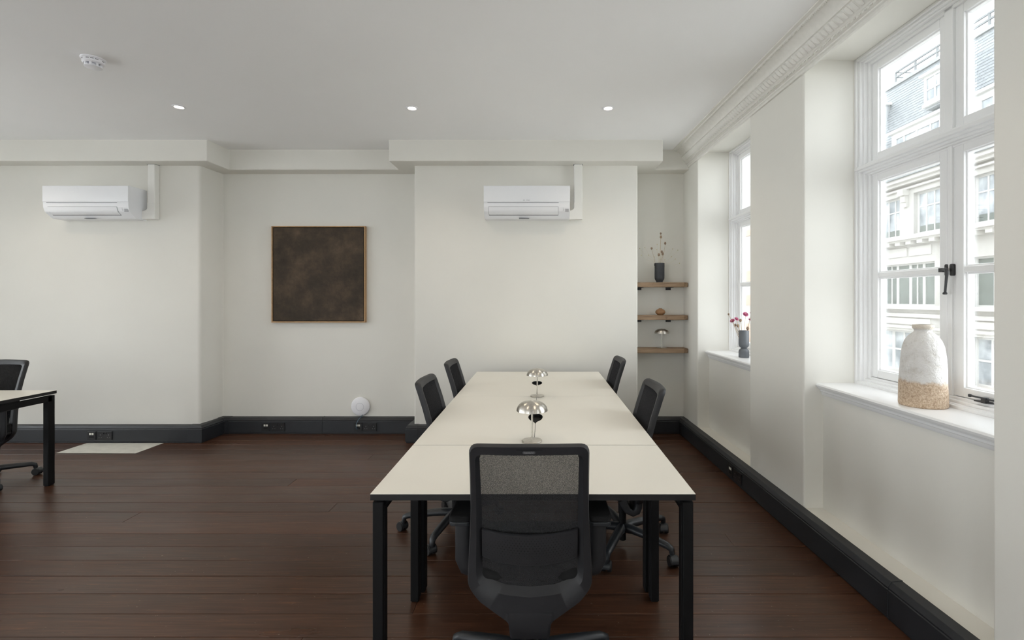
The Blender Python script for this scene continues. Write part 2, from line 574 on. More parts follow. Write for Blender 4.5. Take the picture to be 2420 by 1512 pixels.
def window_wall(name, wins, ua, ub, mtx, label):
    m = MB()
    e = [ua] + [q for w in sorted(wins) for q in w] + [ub]
    for i in range(0, len(e), 2):
        m.box(0, 0.446, e[i], e[i + 1], -0.02, CEIL + 0.01)
    for a, b in wins:
        m.box(0.12, 0.446, a - 0.02, b + 0.02, -0.02, SILL - 0.04)
        m.box(0.0, 0.13, a - 0.02, b + 0.02, -0.02, 0.166)
        m.box(0.0, 0.446, a - 0.02, b + 0.02, HEAD, CEIL + 0.01)
    o = m.build(name, 'wall', bevel=0.010, bseg=3)
    o.matrix_world = mtx
    tag(o, label, 'wall', kind='structure')
    return o
window_wall('wall_right', WIN_R, YF - 0.2, 5.45, RW, 'white wall with deep window reveals beside the desks')
SILL = 0.16                       # unseen left and rear windows: sills lowered so more light reaches the ceiling
window_wall('wall_left', WIN_L, -5.5, 3.8, LW, 'white wall with windows at the far left of the room')
window_wall('wall_front', WIN_F, XL - 0.5, 2.2, FW, 'white wall with windows behind the viewer')
SILL = 0.936

# ---- skirting trunking
TP = [(0.0, 0.0), (0.062, 0.0), (0.062, 0.012), (0.07, 0.014), (0.07, 0.136), (0.066, 0.139), (0.066, 0.144), (0.069, 0.147), (0.052, 0.172), (0.0, 0.175)]
def trunking(name, path, label, mtx=None):
    o = MB().sweep(path, TP).build(name, 'trunking', bevel=0.0012, bseg=1)
    if mtx is not None: o.matrix_world = mtx
    tag(o, label, 'skirting', kind='structure')
    return o
CORNER = (1.70 - 0.027 * 5.28, 5.28)
tb = trunking('baseboard_back', [(XL, 4.95), (-3.485, 4.95), (-3.467, 5.28), (-1.294, 5.28), (-1.294, 4.95), (0.991, 4.95), (0.991, 5.28), (CORNER[0] - 0.02, 5.28)], 'charcoal skirting trunking along the foot of the back wall')
def scaled(prof, s, dz=0.0):
    return [(o * s if o else 0.0, z * (1 + dz)) for o, z in prof]
# corner covers and joint strips of the trunking
big = [(o + (0.0025 if o else 0), z + (0.0025 if z > 0.1 else 0)) for o, z in TP]
for path in ([(-3.56, 4.95), (-3.485, 4.95), (-3.481, 5.02)], [(-3.471, 5.20), (-3.467, 5.28), (-3.36, 5.28)], [(-1.294, 5.05), (-1.294, 4.95), (-1.24, 4.95)], [(-2.362, 5.28), (-2.352, 5.28)]):
    MB().sweep(path, big).build('joint_cover', 'trunking', tb, bevel=0.001, bseg=1)
tr = trunking('baseboard_right', [(0, 5.28), (0, YF)], 'charcoal skirting trunking below the windows', RW)
for path in ([(0, 2.205), (0, 2.193)], [(0, 5.20), (0, 5.11)]):
    MB().sweep(path, big).build('joint_cover', 'trunking', tr, bevel=0.001, bseg=1)

# ---- cornice on the right wall with its leaves and darts
CP = [(0.0, CEIL + 0.005), (0.172, CEIL + 0.005), (0.172, 3.017), (0.150, 3.014), (0.147, 3.006), (0.140, 3.006), (0.136, 3.000), (0.130, 2.998), (0.112, 2.990), (0.096, 2.974),
      (0.088, 2.955), (0.088, 2.947), (0.080, 2.944), (0.076, 2.930), (0.064, 2.908), (0.050, 2.896), (0.046, 2.888), (0.040, 2.884), (0.038, 2.872), (0.024, 2.866), (0.024, 2.858), (0.016, 2.852), (0.012, 2.840), (0.0, 2.838)]
cor = MB().sweep([(0, 5.14), (0, YF)], CP).build('trim_2', 'plaster', smooth=True, angle=25)
cor.matrix_world = RW
tag(cor, 'moulded white cornice with leaf ornament above the windows', 'cornice', kind='structure')
# one leaf: a curved tongue lying on the slope between (0.080,2.944) and (0.050,2.896)
def leaf_mesh():
    m = MB()
    pts = [(-0.080, 2.940), (-0.075, 2.924), (-0.066, 2.908), (-0.053, 2.897)]   # local x = -offset
    nrm = Vector((-0.85, 0, -0.53))
    w = [0.004, 0.013, 0.013, 0.003]
    sk = [0.010, 0.005, -0.002, -0.012]
    rings = []
    for (x, z), ww, s in zip(pts, w, sk):
        c = Vector((x, s, z))
        rings.append([c + Vector((0, -ww, 0)), c + nrm * 0.015, c + Vector((0, ww * 0.6, 0)), c - nrm * 0.003])
    m.loft([[tuple(p) for p in r] for r in rings])
    return m
def egg_mesh():
    m = MB()
    c = Vector((-0.041, 0, 2.878)); nrm = Vector((-0.9, 0, -0.4))
    rings = []
    for t, r in ((-1, 0.2), (-0.6, 0.75), (0, 1), (0.6, 0.75), (1, 0.2)):
        cc = c + Vector((0.006 * t, 0, 0.010 * t)) * -1
        rings.append([tuple(cc + Vector((0, 0.009 * r * math.cos(a), 0)) + nrm * (0.011 * r * math.sin(a))) for a in [k * math.pi / 3 for k in range(6)]])
    m.loft(rings)
    return m
lf0 = leaf_mesh().build('leaf', 'plaster', cor, smooth=True, angle=60)
eg0 = egg_mesh().build('egg', 'plaster', cor, smooth=True, angle=60)
u = 2.02; first = True
while u < 5.10:
    for src in (lf0, eg0):
        if first:
            src.location = (0, u, 0)
        else:
            c = src.copy(); COL.objects.link(c); c.parent = cor; c.location = (0, u, 0)
    first = False
    u += 0.040
# thin rope bead
bead = MB()
u = 2.0
while u < 5.08:
    bead.box(-0.146, -0.139, u, u + 0.007, 2.999, 3.007)
    u += 0.014
bo = bead.build('bead_row', 'plaster', cor); bo['kind'] = 'stuff'

# ---- windows
def ring(m, u0, u1, z0, z1, w, d0, d1, wb=None, wt=None):
    wb = w if wb is None else wb; wt = w if wt is None else wt
    m.box(d0, d1, u0, u0 + w, z0, z1); m.box(d0, d1, u1 - w, u1, z0, z1)
    m.box(d0, d1, u0 + w, u1 - w, z0, z0 + wb); m.box(d0, d1, u0 + w, u1 - w, z1 - wt, z1)
    return m

def make_window(name, u0, u1, mtx, label, hardware=True):
    W = empty(name); W.matrix_world = mtx
    tag(W, label, 'window', kind='structure')
    mid = (u0 + u1) / 2
    m = MB()
    ring(m, u0 - 0.01, u1 + 0.01, SILL - 0.01, HEAD + 0.01, 0.026, 0.318, 0.44)
    ring(m, u0 + 0.012, u1 - 0.012, SILL, HEAD - 0.008, 0.020, 0.332, 0.44)
    ring(m, u0 + 0.024, u1 - 0.024, SILL, HEAD - 0.018, 0.020, 0.350, 0.44)
    ring(m, u0 + 0.038, u1 - 0.038, SILL, HEAD - 0.030, 0.024, 0.372, 0.44, wb=0.046)
    m.build('casing', 'gloss_white', W, bevel=0.004)
    # transom with its stacked mouldings
    t = MB()
    for d0, z0, z1 in ((0.385, 2.195, 2.292), (0.368, 2.205, 2.286), (0.350, 2.214, 2.276), (0.330, 2.226, 2.266), (0.312, 2.238, 2.258)):
        t.box(d0, 0.442, u0 + (0.004 if d0 < 0.37 else 0.03), u1 - (0.004 if d0 < 0.37 else 0.03), z0, z1)
    t.build('transom', 'gloss_white', W, bevel=0.004)
    MB().box(0.372, 0.442, mid - 0.024, mid + 0.024, 2.25, HEAD - 0.03).box(0.379, 0.442, mid - 0.012, mid + 0.012, SILL + 0.02, 2.25).box(0.392, 0.442, mid - 0.024, mid + 0.024, SILL + 0.02, 2.25).build('mullion', 'gloss_white', W, bevel=0.003)
    def sash(a, b, z0, z1, bar=None, wb=0.045):
        s = MB()
        ring(s, a, b, z0, z1, 0.045, 0.388, 0.436, wb=wb)
        ring(s, a + 0.037, b - 0.037, z0 + wb - 0.008, z1 - 0.037, 0.014, 0.402, 0.432)
        so = s.build('sash', 'gloss_white', W, bevel=0.003)
        if bar:
            gb = MB()
            gb.box(0.394, 0.434, a + 0.04, b - 0.04, bar - 0.014, bar + 0.014)
            gb.box(0.405, 0.43, a + 0.04, b - 0.04, bar - 0.023, bar + 0.023)
            gb.build('glazing_bar', 'gloss_white', so, bevel=0.003)
        zs = [z0 + wb, bar, z1 - 0.045] if bar else [z0 + wb, z1 - 0.045]
        for q0, q1 in zip(zs[:-1], zs[1:]):
            MB().box(0.418, 0.422, a + 0.043, b - 0.043, q0 - 0.004, q1 + 0.004).build('pane', 'glass', so)
        return so
    i0, i1 = u0 + 0.058, u1 - 0.058
    for a, b in ((i0, mid - 0.023), (mid + 0.023, i1)):
        sash(a, b, 2.283, HEAD - 0.052)
        sash(a, b, SILL + 0.048, 2.205, 1.596)
    # sill board with moulded nosing
    sp = [(0.075, SILL - 0.012), (0.080, SILL - 0.003), (0.090, SILL), (0.34, SILL), (0.34, SILL - 0.045), (0.118, SILL - 0.075), (0.112, SILL - 0.066), (0.110, SILL - 0.055), (0.104, SILL - 0.050), (0.104, SILL - 0.040), (0.092, SILL - 0.036), (0.088, SILL - 0.028), (0.080, SILL - 0.024)]
    s = MB()
    n = len(sp)
    s.add([(p[0], u0 - 0.004, p[1]) for p in sp] + [(p[0], u1 + 0.004, p[1]) for p in sp], [tuple(range(n)), tuple(range(2 * n - 1, n - 1, -1))] + [(i, (i + 1) % n, n + (i + 1) % n, n + i) for i in range(n)])
    s.build('sill', 'gloss_white', W, smooth=True, angle=30)
    s2 = MB().box(0.352, 0.40, u0 + 0.02, u1 - 0.02, SILL - 0.005, SILL + 0.034)
    s2.box(0.338, 0.36, u0 + 0.01, u1 - 0.01, SILL - 0.005, SILL + 0.014)
    s2.build('bottom_rail', 'gloss_white', W, bevel=0.005)
    if hardware:
        h = MB()
        zc = 1.597
        for du in (0.0165, -0.0125):
            h.prism([(mid + du + 0.0095 * math.cos(a), zc + (0.020 if math.sin(a) > 0 else -0.020) + 0.0095 * math.sin(a)) for a in [k * math.pi / 8 + 0.01 for k in range(16)]], 0.376, 0.391, 'x')
        h.box(0.352, 0.378, mid + 0.010, mid + 0.034, zc - 0.010, zc + 0.010)
        h.tube([(0.358, mid + 0.012, zc), (0.354, mid - 0.006, zc + 0.004), (0.350, mid - 0.016, zc - 0.004), (0.348, mid - 0.020, zc - 0.022), (0.346, mid - 0.016, zc - 0.075), (0.346, mid - 0.012, zc - 0.112)], [0.008, 0.008, 0.008, 0.007, 0.0055, 0.0055], 10)
        h.lathe([(0.001, -0.006), (0.0085, -0.005), (0.010, 0.0), (0.0085, 0.004), (0.0055, 0.007)], 10, (0.346, mid - 0.0115, zc - 0.116))
        h.build('window_handle', 'iron', W, smooth=True, angle=40)
        k = MB()
        zz = 1.004
        k.tube([(0.362, mid - 0.125, zz), (0.362, mid - 0.26, zz), (0.362, mid - 0.42, zz)], 0.0045, 8)
        k.lathe([(0.001, -0.008), (0.007, -0.006), (0.007, 0.006), (0.001, 0.008)], 8, (0.362, mid - 0.128, zz))
        k.box(0.355, 0.385, mid - 0.22, mid - 0.155, zz - 0.020, zz - 0.014)
        k.box(0.35, 0.37, mid - 0.215, mid - 0.195, zz - 0.02, zz + 0.006)
        k.build('window_stay', 'iron', W, smooth=True, angle=40)
    return W
labs = ['tall white casement window beside the big speckled vase', 'white casement window beside the shelves, pink dried flowers on its sill',
        'white casement window beside the viewer', 'white casement window behind the viewer']
for i, ((a, b), lb) in enumerate(zip(WIN_R, labs)):
    make_window('window_%d' % (i + 1), a, b, RW, lb, hardware=(i < 2))
SILL = 0.16
for i, (a, b) in enumerate(WIN_L):
    make_window('window_%d' % (i + 5), a, b, LW, ['white window at the far left, nearest the back wall', 'second window of the left wall from the back', 'third window of the left wall from the back', 'left wall window nearest the front corner'][i], hardware=False)
for i, (a, b) in enumerate(WIN_F):
    make_window('window_%d' % (i + 9), a, b, FW, ['window behind the viewer, farthest left', 'second window behind the viewer from the left', 'third window behind the viewer from the left', 'window behind the viewer, farthest right'][i], hardware=False)
SILL = 0.936
# daylight portals in the window openings (they give no light of their own, they only guide the sky light)
for mtx, wins in ((RW, WIN_R), (LW, WIN_L), (FW, WIN_F)):
    for a, b in wins:
        ld = bpy.data.lights.new('window_portal', 'AREA')
        sill = SILL if wins is WIN_R else 0.16
        ld.shape = 'RECTANGLE'; ld.size = HEAD - sill; ld.size_y = b - a
        ld.cycles.is_portal = True
        lo = bpy.data.objects.new('window_portal', ld); COL.objects.link(lo)
        lo.matrix_world = mtx @ Matrix.Translation((0.46, (a + b) / 2, (sill + HEAD) / 2)) @ Matrix.Rotation(math.pi / 2, 4, 'Y')

# ================================================================== CEILING FITTINGS
def downlight(x, y, label):
    t = empty('ceiling_downlight', (x, y, CEIL))
    tag(t, label, 'downlight', 'recessed ceiling downlights')
    MB().lathe([(0.050, 0.001), (0.050, -0.003), (0.046, -0.006), (0.036, -0.006), (0.031, -0.001), (0.031, 0.001)], 32).build('bezel', 'device_white', t, smooth=True)
    MB().lathe([(0.031, -0.0008), (0.028, -0.0035), (0.001, -0.0045)], 24).build('lamp_face', 'lamp_glow', t, smooth=True)
    ld = bpy.data.lights.new('downlight_beam', 'SPOT')
    ld.energy = DOWNLIGHT_W; ld.color = (1.0, 0.86, 0.68); ld.spot_size = math.radians(135); ld.spot_blend = 0.9; ld.shadow_soft_size = 0.03
    lo = bpy.data.objects.new('downlight_beam', ld); COL.objects.link(lo)
    lo.parent = t; lo.location = (0, 0, -0.02)
downlight(-2.96, 3.96, 'round warm downlight, leftmost of the ceiling row')
downlight(-1.06, 3.985, 'round warm downlight in the middle of the ceiling row')
downlight(0.555, 3.985, 'round warm downlight nearest the cornice')
for yy, rw in ((1.75, 'over the viewer'), (-0.7, 'behind the viewer')):
    for xx, ps in ((-4.9, 'far left'), (-2.96, 'left'), (-1.06, 'middle'), (0.555, 'right')):
        downlight(xx, yy, 'warm downlight %s, %s one of its row' % (rw, ps))
downlight(-4.9, 3.96, 'warm downlight beyond the left edge of the picture')

t = empty('smoke_detector', (-2.93, 3.17, CEIL))
tag(t, 'white round smoke detector on the ceiling', 'smoke detector')
t.rotation_euler = (0, 0, 0.4)
MB().lathe([(0.066, 0.001), (0.066, -0.006), (0.062, -0.010), (0.058, -0.011), (0.058, -0.030), (0.050, -0.036), (0.001, -0.036)], 36).build('base', 'device_white', t, smooth=True)
MB().lathe([(0.045, -0.034), (0.045, -0.037), (0.001, -0.037)], 36).build('shadow_gap', 'device_grey', t, smooth=True)
for i in range(8):
    cg = MB()
    a = i * math.pi / 4
    c, s = math.cos(a), math.sin(a)
    pts = [(0.034, -0.006), (0.046, -0.006), (0.046, 0.006), (0.034, 0.006)]
    cg.prism([(p[0] * c - p[1] * s, p[0] * s + p[1] * c) for p in pts], -0.053, -0.035)
    cg.build('vent_post', 'device_white', t)
MB().lathe([(0.030, -0.036), (0.030, -0.052), (0.047, -0.052), (0.047, -0.056), (0.040, -0.060), (0.001, -0.061)], 36).build('cap', 'device_white', t, smooth=True)
for a0 in (-2.6, -1.9, -1.5, -1.1, -0.4):
    sl = MB()
    rings = []
    for a in (a0, a0 + 0.10, a0 + 0.2, a0 + 0.3):
        rings.append([(r * math.cos(a), r * math.sin(a), z) for r, z in ((0.0575, -0.014), (0.0588, -0.014), (0.0588, -0.018), (0.0575, -0.018))])
    sl.loft(rings)
    sl.build('vent_slot', 'ac_line', t)

# ================================================================== AIR CONDITIONERS
def ac_unit(x0, x1, label, marked=True):
    yw = 4.95
    t = empty('air_conditioner', ((x0 + x1) / 2, yw, 2.252))
    tag(t, label, 'air conditioner', 'wall mounted air conditioners')
    h = (x1 - x0) / 2
    H = 0.306
    prof = round_poly([(0.0, 0.0), (-0.13, 0.0), (-0.205, 0.055), (-0.222, 0.10), (-0.222, H), (0.0, H)], [0, 0.03, 0.05, 0.05, 0.006, 0], 5)   # (y,z)
    MB().prism(prof, -h, h, 'x').build('body', 'ac_white', t, smooth=True, angle=40)
    # front panel (upper) a little proud
    fp = round_poly([(-0.223, 0.150), (-0.227, 0.150), (-0.227, H + 0.001), (-0.03, H + 0.002), (-0.03, H), (-0.223, H - 0.004)], [0, 0.001, 0.006, 0, 0, 0], 3)
    MB().prism(fp, -h - 0.001, h + 0.001, 'x').build('front_panel', 'ac_white', t, smooth=True, angle=40)
    MB().box(-h + 0.035, h - 0.11, -0.2262, -0.222, 0.140, 0.1435).build('intake_gap', 'ac_line', t)
    # louvre flap with a dark gap round it
    a0, a1 = -h + 0.045, h - 0.112
    def sl(z):   # front surface at height z
        if z > 0.10: return -0.222
        if z > 0.055: return -0.205 - 0.017 * (z - 0.055) / 0.045
        return -0.13 - 0.075 * z / 0.055
    g = MB()
    for zz0, zz1, e in ((0.026, 0.102, 0.0015),):
        pr = [(sl(z) - e, z) for z in (0.026, 0.04, 0.055, 0.075, 0.102)]
        g.prism(pr + [(p[0] + 0.01, p[1]) for p in reversed(pr)], a0, a1, 'x')
    g.build('louvre_gap', 'ac_line', t)
    g = MB()
    pr = [(sl(z) - 0.0042, z) for z in (0.031, 0.044, 0.057, 0.075, 0.0995)]
    g.prism(pr + [(p[0] + 0.008, p[1]) for p in reversed(pr)], a0 + 0.0025, a1 - 0.0025, 'x')
    g.build('louvre', 'ac_white', t, smooth=True, angle=40)
    MB().box(h - 0.046, h - 0.012, sl(0.072) - 0.0012 - 0.003, sl(0.072) + 0.004, 0.055, 0.088).build('receiver_window', 'ac_mark', t)
    g = MB()
    for i in range(3):
        g.box(h - 0.068, h - 0.060 + 0.003 * (i % 2), sl(0.066 + i * 0.01) - 0.003, sl(0.066 + i * 0.01) + 0.003, 0.066 + i * 0.010, 0.069 + i * 0.010)
    g.build('indicator_mark', 'ac_mark', t)
    MB().box(-0.08, 0.02, -0.152, -0.120, -0.0015, 0.001).build('rating_label', 'ac_line', t)
    if not marked: return t
    # maker's mark: three lozenges and the lettering
    R = Matrix.Translation((0.012, -0.2275, 0.163)) @ Matrix.Rotation(math.pi / 2, 4, 'X')
    text_part('lettering', 'MITSUBISHI\nELECTRIC', 0.0078, 'ac_mark', t, R)
    d = MB()
    for cx, cz, rot in ((-0.029, 0.1695, 0), (-0.0335, 0.160, 1), (-0.0245, 0.160, -1)):
        a, b = 0.0028, 0.0055
        pts = [(0, b), (a, 0), (0, -b), (-a, 0)]
        an = rot * 2 * math.pi / 3
        d.prism([(cx + p[0] * math.cos(an) - p[1] * math.sin(an), cz + p[0] * math.sin(an) + p[1] * math.cos(an)) for p in pts], -0.2282, -0.226, 'y')
    d.build('emblem', 'ac_mark', t)
    return t
ac_unit(-4.862, -4.028, 'white wall air conditioner on the left chimney breast above the cut-off desk', False)
ac_unit(-0.556, 0.285, 'white wall air conditioner above the long desk on the central chimney breast')

def duct(x0, x1, xac, label):
    t = empty('pipe_duct', ((x0 + x1) / 2, 4.95, 2.26))
    tag(t, label, 'pipe duct', 'air conditioner pipe ducts')
    w = (x1 - x0) / 2
    MB().box(-w, w, -0.062, 0.0, 0.16, 2.817 - 2.26).build('cover', 'duct', t, bevel=0.006)
    # swept elbow into the unit
    dx = xac - (x0 + x1) / 2
    pts = [(w + 0.001, 0.165), (w + 0.001, 0.0), (dx, 0.0), (dx, 0.086), (dx + 0.02, 0.086)]
    cxx, czz, rr = -w - 0.001 - 0.035, 0.121, 0.035
    for k in range(7):
        a = -math.pi / 2 + k * math.pi / 12
        pts.append((cxx + rr * math.cos(a), czz + rr * math.sin(a)))
    pts.append((-w - 0.001, 0.165))
    MB().prism(pts, -0.064, 0.0, 'y').build('elbow', 'duct', t, bevel=0.004)
    MB().box(-w - 0.006, w + 0.006, -0.066, 0.0, 2.8135 - 2.26, 2.8145 - 2.26).build('cut_edge', 'ac_line', t)
duct(-3.972, -3.898, -4.03, 'white plastic pipe duct beside the left air conditioner')
duct(0.338, 0.420, 0.283, 'white plastic pipe duct beside the central air conditioner')

# ================================================================== PAINTING
t = empty('painting', (-2.407, 5.28, 1.198))
tag(t, 'square dark brown mottled painting in a thin oak frame', 'painting')
pw, ph = 0.508, 1.044
fr = MB()
fr.box(-pw, -pw + 0.012, -0.045, 0.0, 0, ph).box(pw - 0.012, pw, -0.045, 0.0, 0, ph).box(-pw + 0.012, pw - 0.012, -0.045, 0.0, 0, 0.012).box(-pw + 0.012, pw - 0.012, -0.045, 0.0, ph - 0.012, ph)
fr.build('frame', 'oak_frame', t, bevel=0.001, bseg=1)
MB().box(-pw + 0.011, pw - 0.011, -0.012, -0.002, 0.011, ph - 0.011).build('shadow_gap', 'hole', t)
cv = MB().box(-pw + 0.019, pw - 0.019, -0.040, -0.010, 0.019, ph - 0.019).build('canvas', 'painting', t, bevel=0.002)

# ================================================================== OUTLETS
def outlet(kind, mtx, label):
    """local: x along the wall, y out of the wall is -y, z up; origin at the centre of the plate back"""
    if kind == 'data':
        t = empty('data_outlet'); t.matrix_world = mtx
        tag(t, label, 'data outlet', 'data outlets in the skirting')
        MB().box(-0.043, 0.043, -0.008, 0, -0.043, 0.043).build('plate', 'socket', t, bevel=0.002)
        for s in (-1, 1):
            MB().box(s * 0.0125 - 0.0095, s * 0.0125 + 0.0095, -0.0092, -0.006, 0.008, 0.028).build('port', 'socket_white', t, bevel=0.001)
        MB().box(-0.022, 0.022, -0.0086, -0.006, -0.022, -0.004).build('blank', 'hole', t)
    else:
        t = empty('power_socket'); t.matrix_world = mtx
        tag(t, label, 'power socket', 'double power sockets in the skirting')
        MB().box(-0.073, 0.073, -0.009, 0, -0.043, 0.043).build('plate', 'socket', t, bevel=0.002)
        for s in (-1, 1):
            MB().box(s * 0.013 - 0.008, s * 0.013 + 0.008, -0.013, -0.008, 0.015, 0.031).build('switch', 'socket', t, bevel=0.001)
            cx = s * 0.042
            h = MB().box(cx - 0.003, cx + 0.003, -0.0095, -0.006, 0.004, 0.014)
            h.box(cx - 0.015, cx - 0.008, -0.0095, -0.006, -0.020, -0.015).box(cx + 0.008, cx + 0.015, -0.0095, -0.006, -0.020, -0.015)
            h.build('pin_hole', 'pin', t)
    return t
def on_back(x, yfront, z=0.076): return Matrix.Translation((x, yfront, z))
yb, yr = 4.95 - 0.069, 5.28 - 0.069
outlet('data', on_back((217.5 - 1278) / FPX * yb, yb), 'black data outlet with two white ports beside the white floor patch')
outlet('power', on_back((248.5 - 1278) / FPX * yb, yb), 'black double power socket beside the white floor patch')
outlet('data', on_back((629 - 1278) / FPX * yr, yr), 'black data outlet in the skirting under the painting')
outlet('power', on_back((657.5 - 1278) / FPX * yr, yr), 'black double socket in the skirting under the painting')
d2 = outlet('data', on_back((846.5 - 1278) / FPX * yr, yr), 'black data outlet with a blue cable plugged in')
outlet('power', on_back((874.5 - 1278) / FPX * yr, yr), 'black double socket below the round white access point')
def on_right(u): return RW @ Matrix.Translation((-0.069, u, 0.076)) @ Matrix.Rotation(-math.pi / 2, 4, 'Z')
outlet('data', on_right(3.885), 'black data outlet in the skirting below the windows')
outlet('power', on_right(3.755), 'black double socket in the skirting below the windows')

# wifi access point and its cable
t = empty('access_point', (-1.960, 5.28, 0.285))
tag(t, 'round white access point low on the wall above the skirting', 'access point')
ap = MB()
ap.lathe([(0.085, 0.0), (0.100, 0.008), (0.102, 0.016), (0.096, 0.026), (0.075, 0.034), (0.040, 0.0385), (0.001, 0.040)], 48)
ap.v = [(p[0], -p[2], p[1]) for p in ap.v]
ap.build('shell', 'device_white', t, smooth=True)
rg = MB()
rings = []
for k in range(33):
    a = 2 * math.pi * k / 32
    rings.append([(r * math.cos(a), -yy, r * math.sin(a)) for r, yy in ((0.040, 0.0378), (0.040, 0.0398), (0.0425, 0.0396), (0.0425, 0.0374))])
rg.loft(rings)
rg.build('ring', 'device_grey', t, smooth=True)
MB().box(-0.005, 0.005, -0.0345, -0.030, -0.072, -0.067).build('mark', 'device_grey', t)
cx2 = (846.5 - 1278) / FPX * yr
cb = MB().tube([(-1.935, 5.262, 0.20), (-1.938, 5.215, 0.182), (-1.955, 5.188, 0.160), (-1.972, 5.180, 0.120), (-1.976, 5.180, 0.075), (-1.970, 5.188, 0.058), (-1.962, 5.200, 0.062)], 0.0035, 8).build('network_cable', 'cable_blue', smooth=True)
tag(cb, 'blue grey network cable from the access point to the outlet', 'cable')

# ================================================================== DESKS
DX0, DX1, DZ = -0.629, 0.571, 0.735
DC = (DX0 + DX1) / 2
TH = 0.024
def leg_profile(w, dpt):
    return round_poly([(-w / 2, -dpt / 2), (w / 2, -dpt / 2), (w / 2, dpt / 2), (-w / 2, dpt / 2)], 0.004, 2)
def desk_leg(parent, x, y, side, w=0.040, dpt=0.055):
    m = MB()
    m.prism([(x + p[0], y + p[1]) for p in leg_profile(w, dpt)], 0.006, 0.700)
    m.box(x - w / 2 + 0.004, x + w / 2 - 0.004, y - dpt / 2 + 0.004, y + dpt / 2 - 0.004, 0.0, 0.008)
    # recessed groove line on the inner face
    m.box(x - side * (w / 2 + 0.0) - 0.0015, x - side * (w / 2) + 0.0015, y - 0.010, y + 0.010, 0.02, 0.68)
    return m.build('leg', 'leg_black', parent, bevel=0.0015, bseg=1)
def gusset(parent, x, y, side, w=0.040):
    """small triangular bracket from leg to top, on the inner side"""
    s = -side
    xi = x + s * w / 2
    poly = [(xi - s * 0.03, DZ - TH), (xi + s * 0.026, DZ - TH), (xi - s * 0.001, DZ - TH - 0.042), (xi - s * 0.03, DZ - TH - 0.042)]
    MB().prism(poly, y - 0.004, y + 0.030, 'y').build('bracket', 'leg_black', parent, bevel=0.001, bseg=1)
def top_board(parent, poly):
    e = 0.0015
    m = MB().prism(poly, DZ - TH, DZ - 0.0016).build('tabletop', 'desk_black', parent)
    MB().prism(poly, DZ - 0.0016, DZ).build('laminate', 'desk_white', m)
    return m
def rect(x0, x1, y0, y1): return [(x0, y0), (x1, y0), (x1, y1), (x0, y1)]

# near end desk
EY0, EY1 = 1.785, 2.3795
t = empty('end_desk', (0, 0, 0))
tag(t, 'white topped black desk across the near end of the long bench', 'desk')
top_board(t, rect(DX0, DX1, EY0, EY1))
for s, xx in ((-1, DX0 + 0.024), (1, DX1 - 0.024)):
    desk_leg(t, xx, EY0 + 0.038, s); gusset(t, xx, EY0 + 0.05, s)
    desk_leg(t, xx, EY1 - 0.034, s)
    MB().box(xx - 0.018, xx + 0.018, EY0 + 0.05, EY1 - 0.05, 0.655, 0.697).build('side_rail', 'leg_black', t, bevel=0.002)
    for yy in (EY0 + 0.12, EY1 - 0.12):
        MB().box(xx - 0.015, xx + 0.015, yy - 0.02, yy + 0.02, 0.695, DZ - TH).build('spacer', 'leg_black', t)
MB().box(DX0 + 0.04, DX1 - 0.04, EY0 + 0.27, EY0 + 0.31, 0.66, 0.70).build('cross_rail', 'leg_black', t)

# the bench of four desks: two modules of 1.2 m, back to back, with cable ports on the seam
t = empty('bench_desk', (0, 0, 0))
tag(t, 'long white topped bench of four desks with black edges', 'desk')
SEAM = -0.032
def half_top(side, y0, y1):
    xo = DX0 if side < 0 else DX1
    gap = SEAM + side * 0.0012
    yc = (y0 + y1) / 2 - 0.035
    notch = [(0.0, -0.16), (0.004, -0.135), (0.012, -0.112), (0.026, -0.088), (0.037, -0.055), (0.042, -0.02), (0.043, 0.01), (0.040, 0.04), (0.033, 0.065), (0.020, 0.085), (0.0, 0.092)]
    pts = [(xo, y0 + 0.001), (gap, y0 + 0.001)] + [(gap + side * a, yc + b) for a, b in notch] + [(gap, y1 - 0.001), (xo, y1 - 0.001)]
    top_board(t, pts)
for y0, y1 in ((2.3855, 3.585), (3.585, 4.785)):
    for sd in (-1, 1): half_top(sd, y0, y1)
    MB().box(SEAM - 0.09, SEAM + 0.09, y0 + 0.15, y1 - 0.15, 0.600, 0.605).box(SEAM - 0.09, SEAM - 0.085, y0 + 0.15, y1 - 0.15, 0.605, 0.66).box(SEAM + 0.085, SEAM + 0.09, y0 + 0.15, y1 - 0.15, 0.605, 0.66).build('cable_tray', 'leg_black', t)
    MB().box(SEAM - 0.05, SEAM + 0.05, y0 + 0.35, y1 - 0.35, 0.700, DZ - TH).build('port_tray', 'hole', t)
for s, xx in ((-1, DX0 + 0.036), (1, DX1 - 0.036)):
    for yy in (2.420, 4.745):
        desk_leg(t, xx, yy, s)
    MB().box(xx - 0.018 - s * 0.05, xx + 0.018 - s * 0.05, 2.42, 4.745, 0.66, 0.70).build('side_rail', 'leg_black', t, bevel=0.002)
for yy in (2.42, 3.585, 4.745):
    MB().box(DX0 + 0.05, DX1 - 0.05, yy - 0.02, yy + 0.02, 0.662, 0.702).build('cross_rail', 'leg_black', t, bevel=0.002)
    for xx in (DX0 + 0.3, DX1 - 0.3):
        MB().box(xx - 0.02, xx + 0.02, yy - 0.018, yy + 0.018, 0.70, DZ - TH).build('spacer', 'leg_black', t)

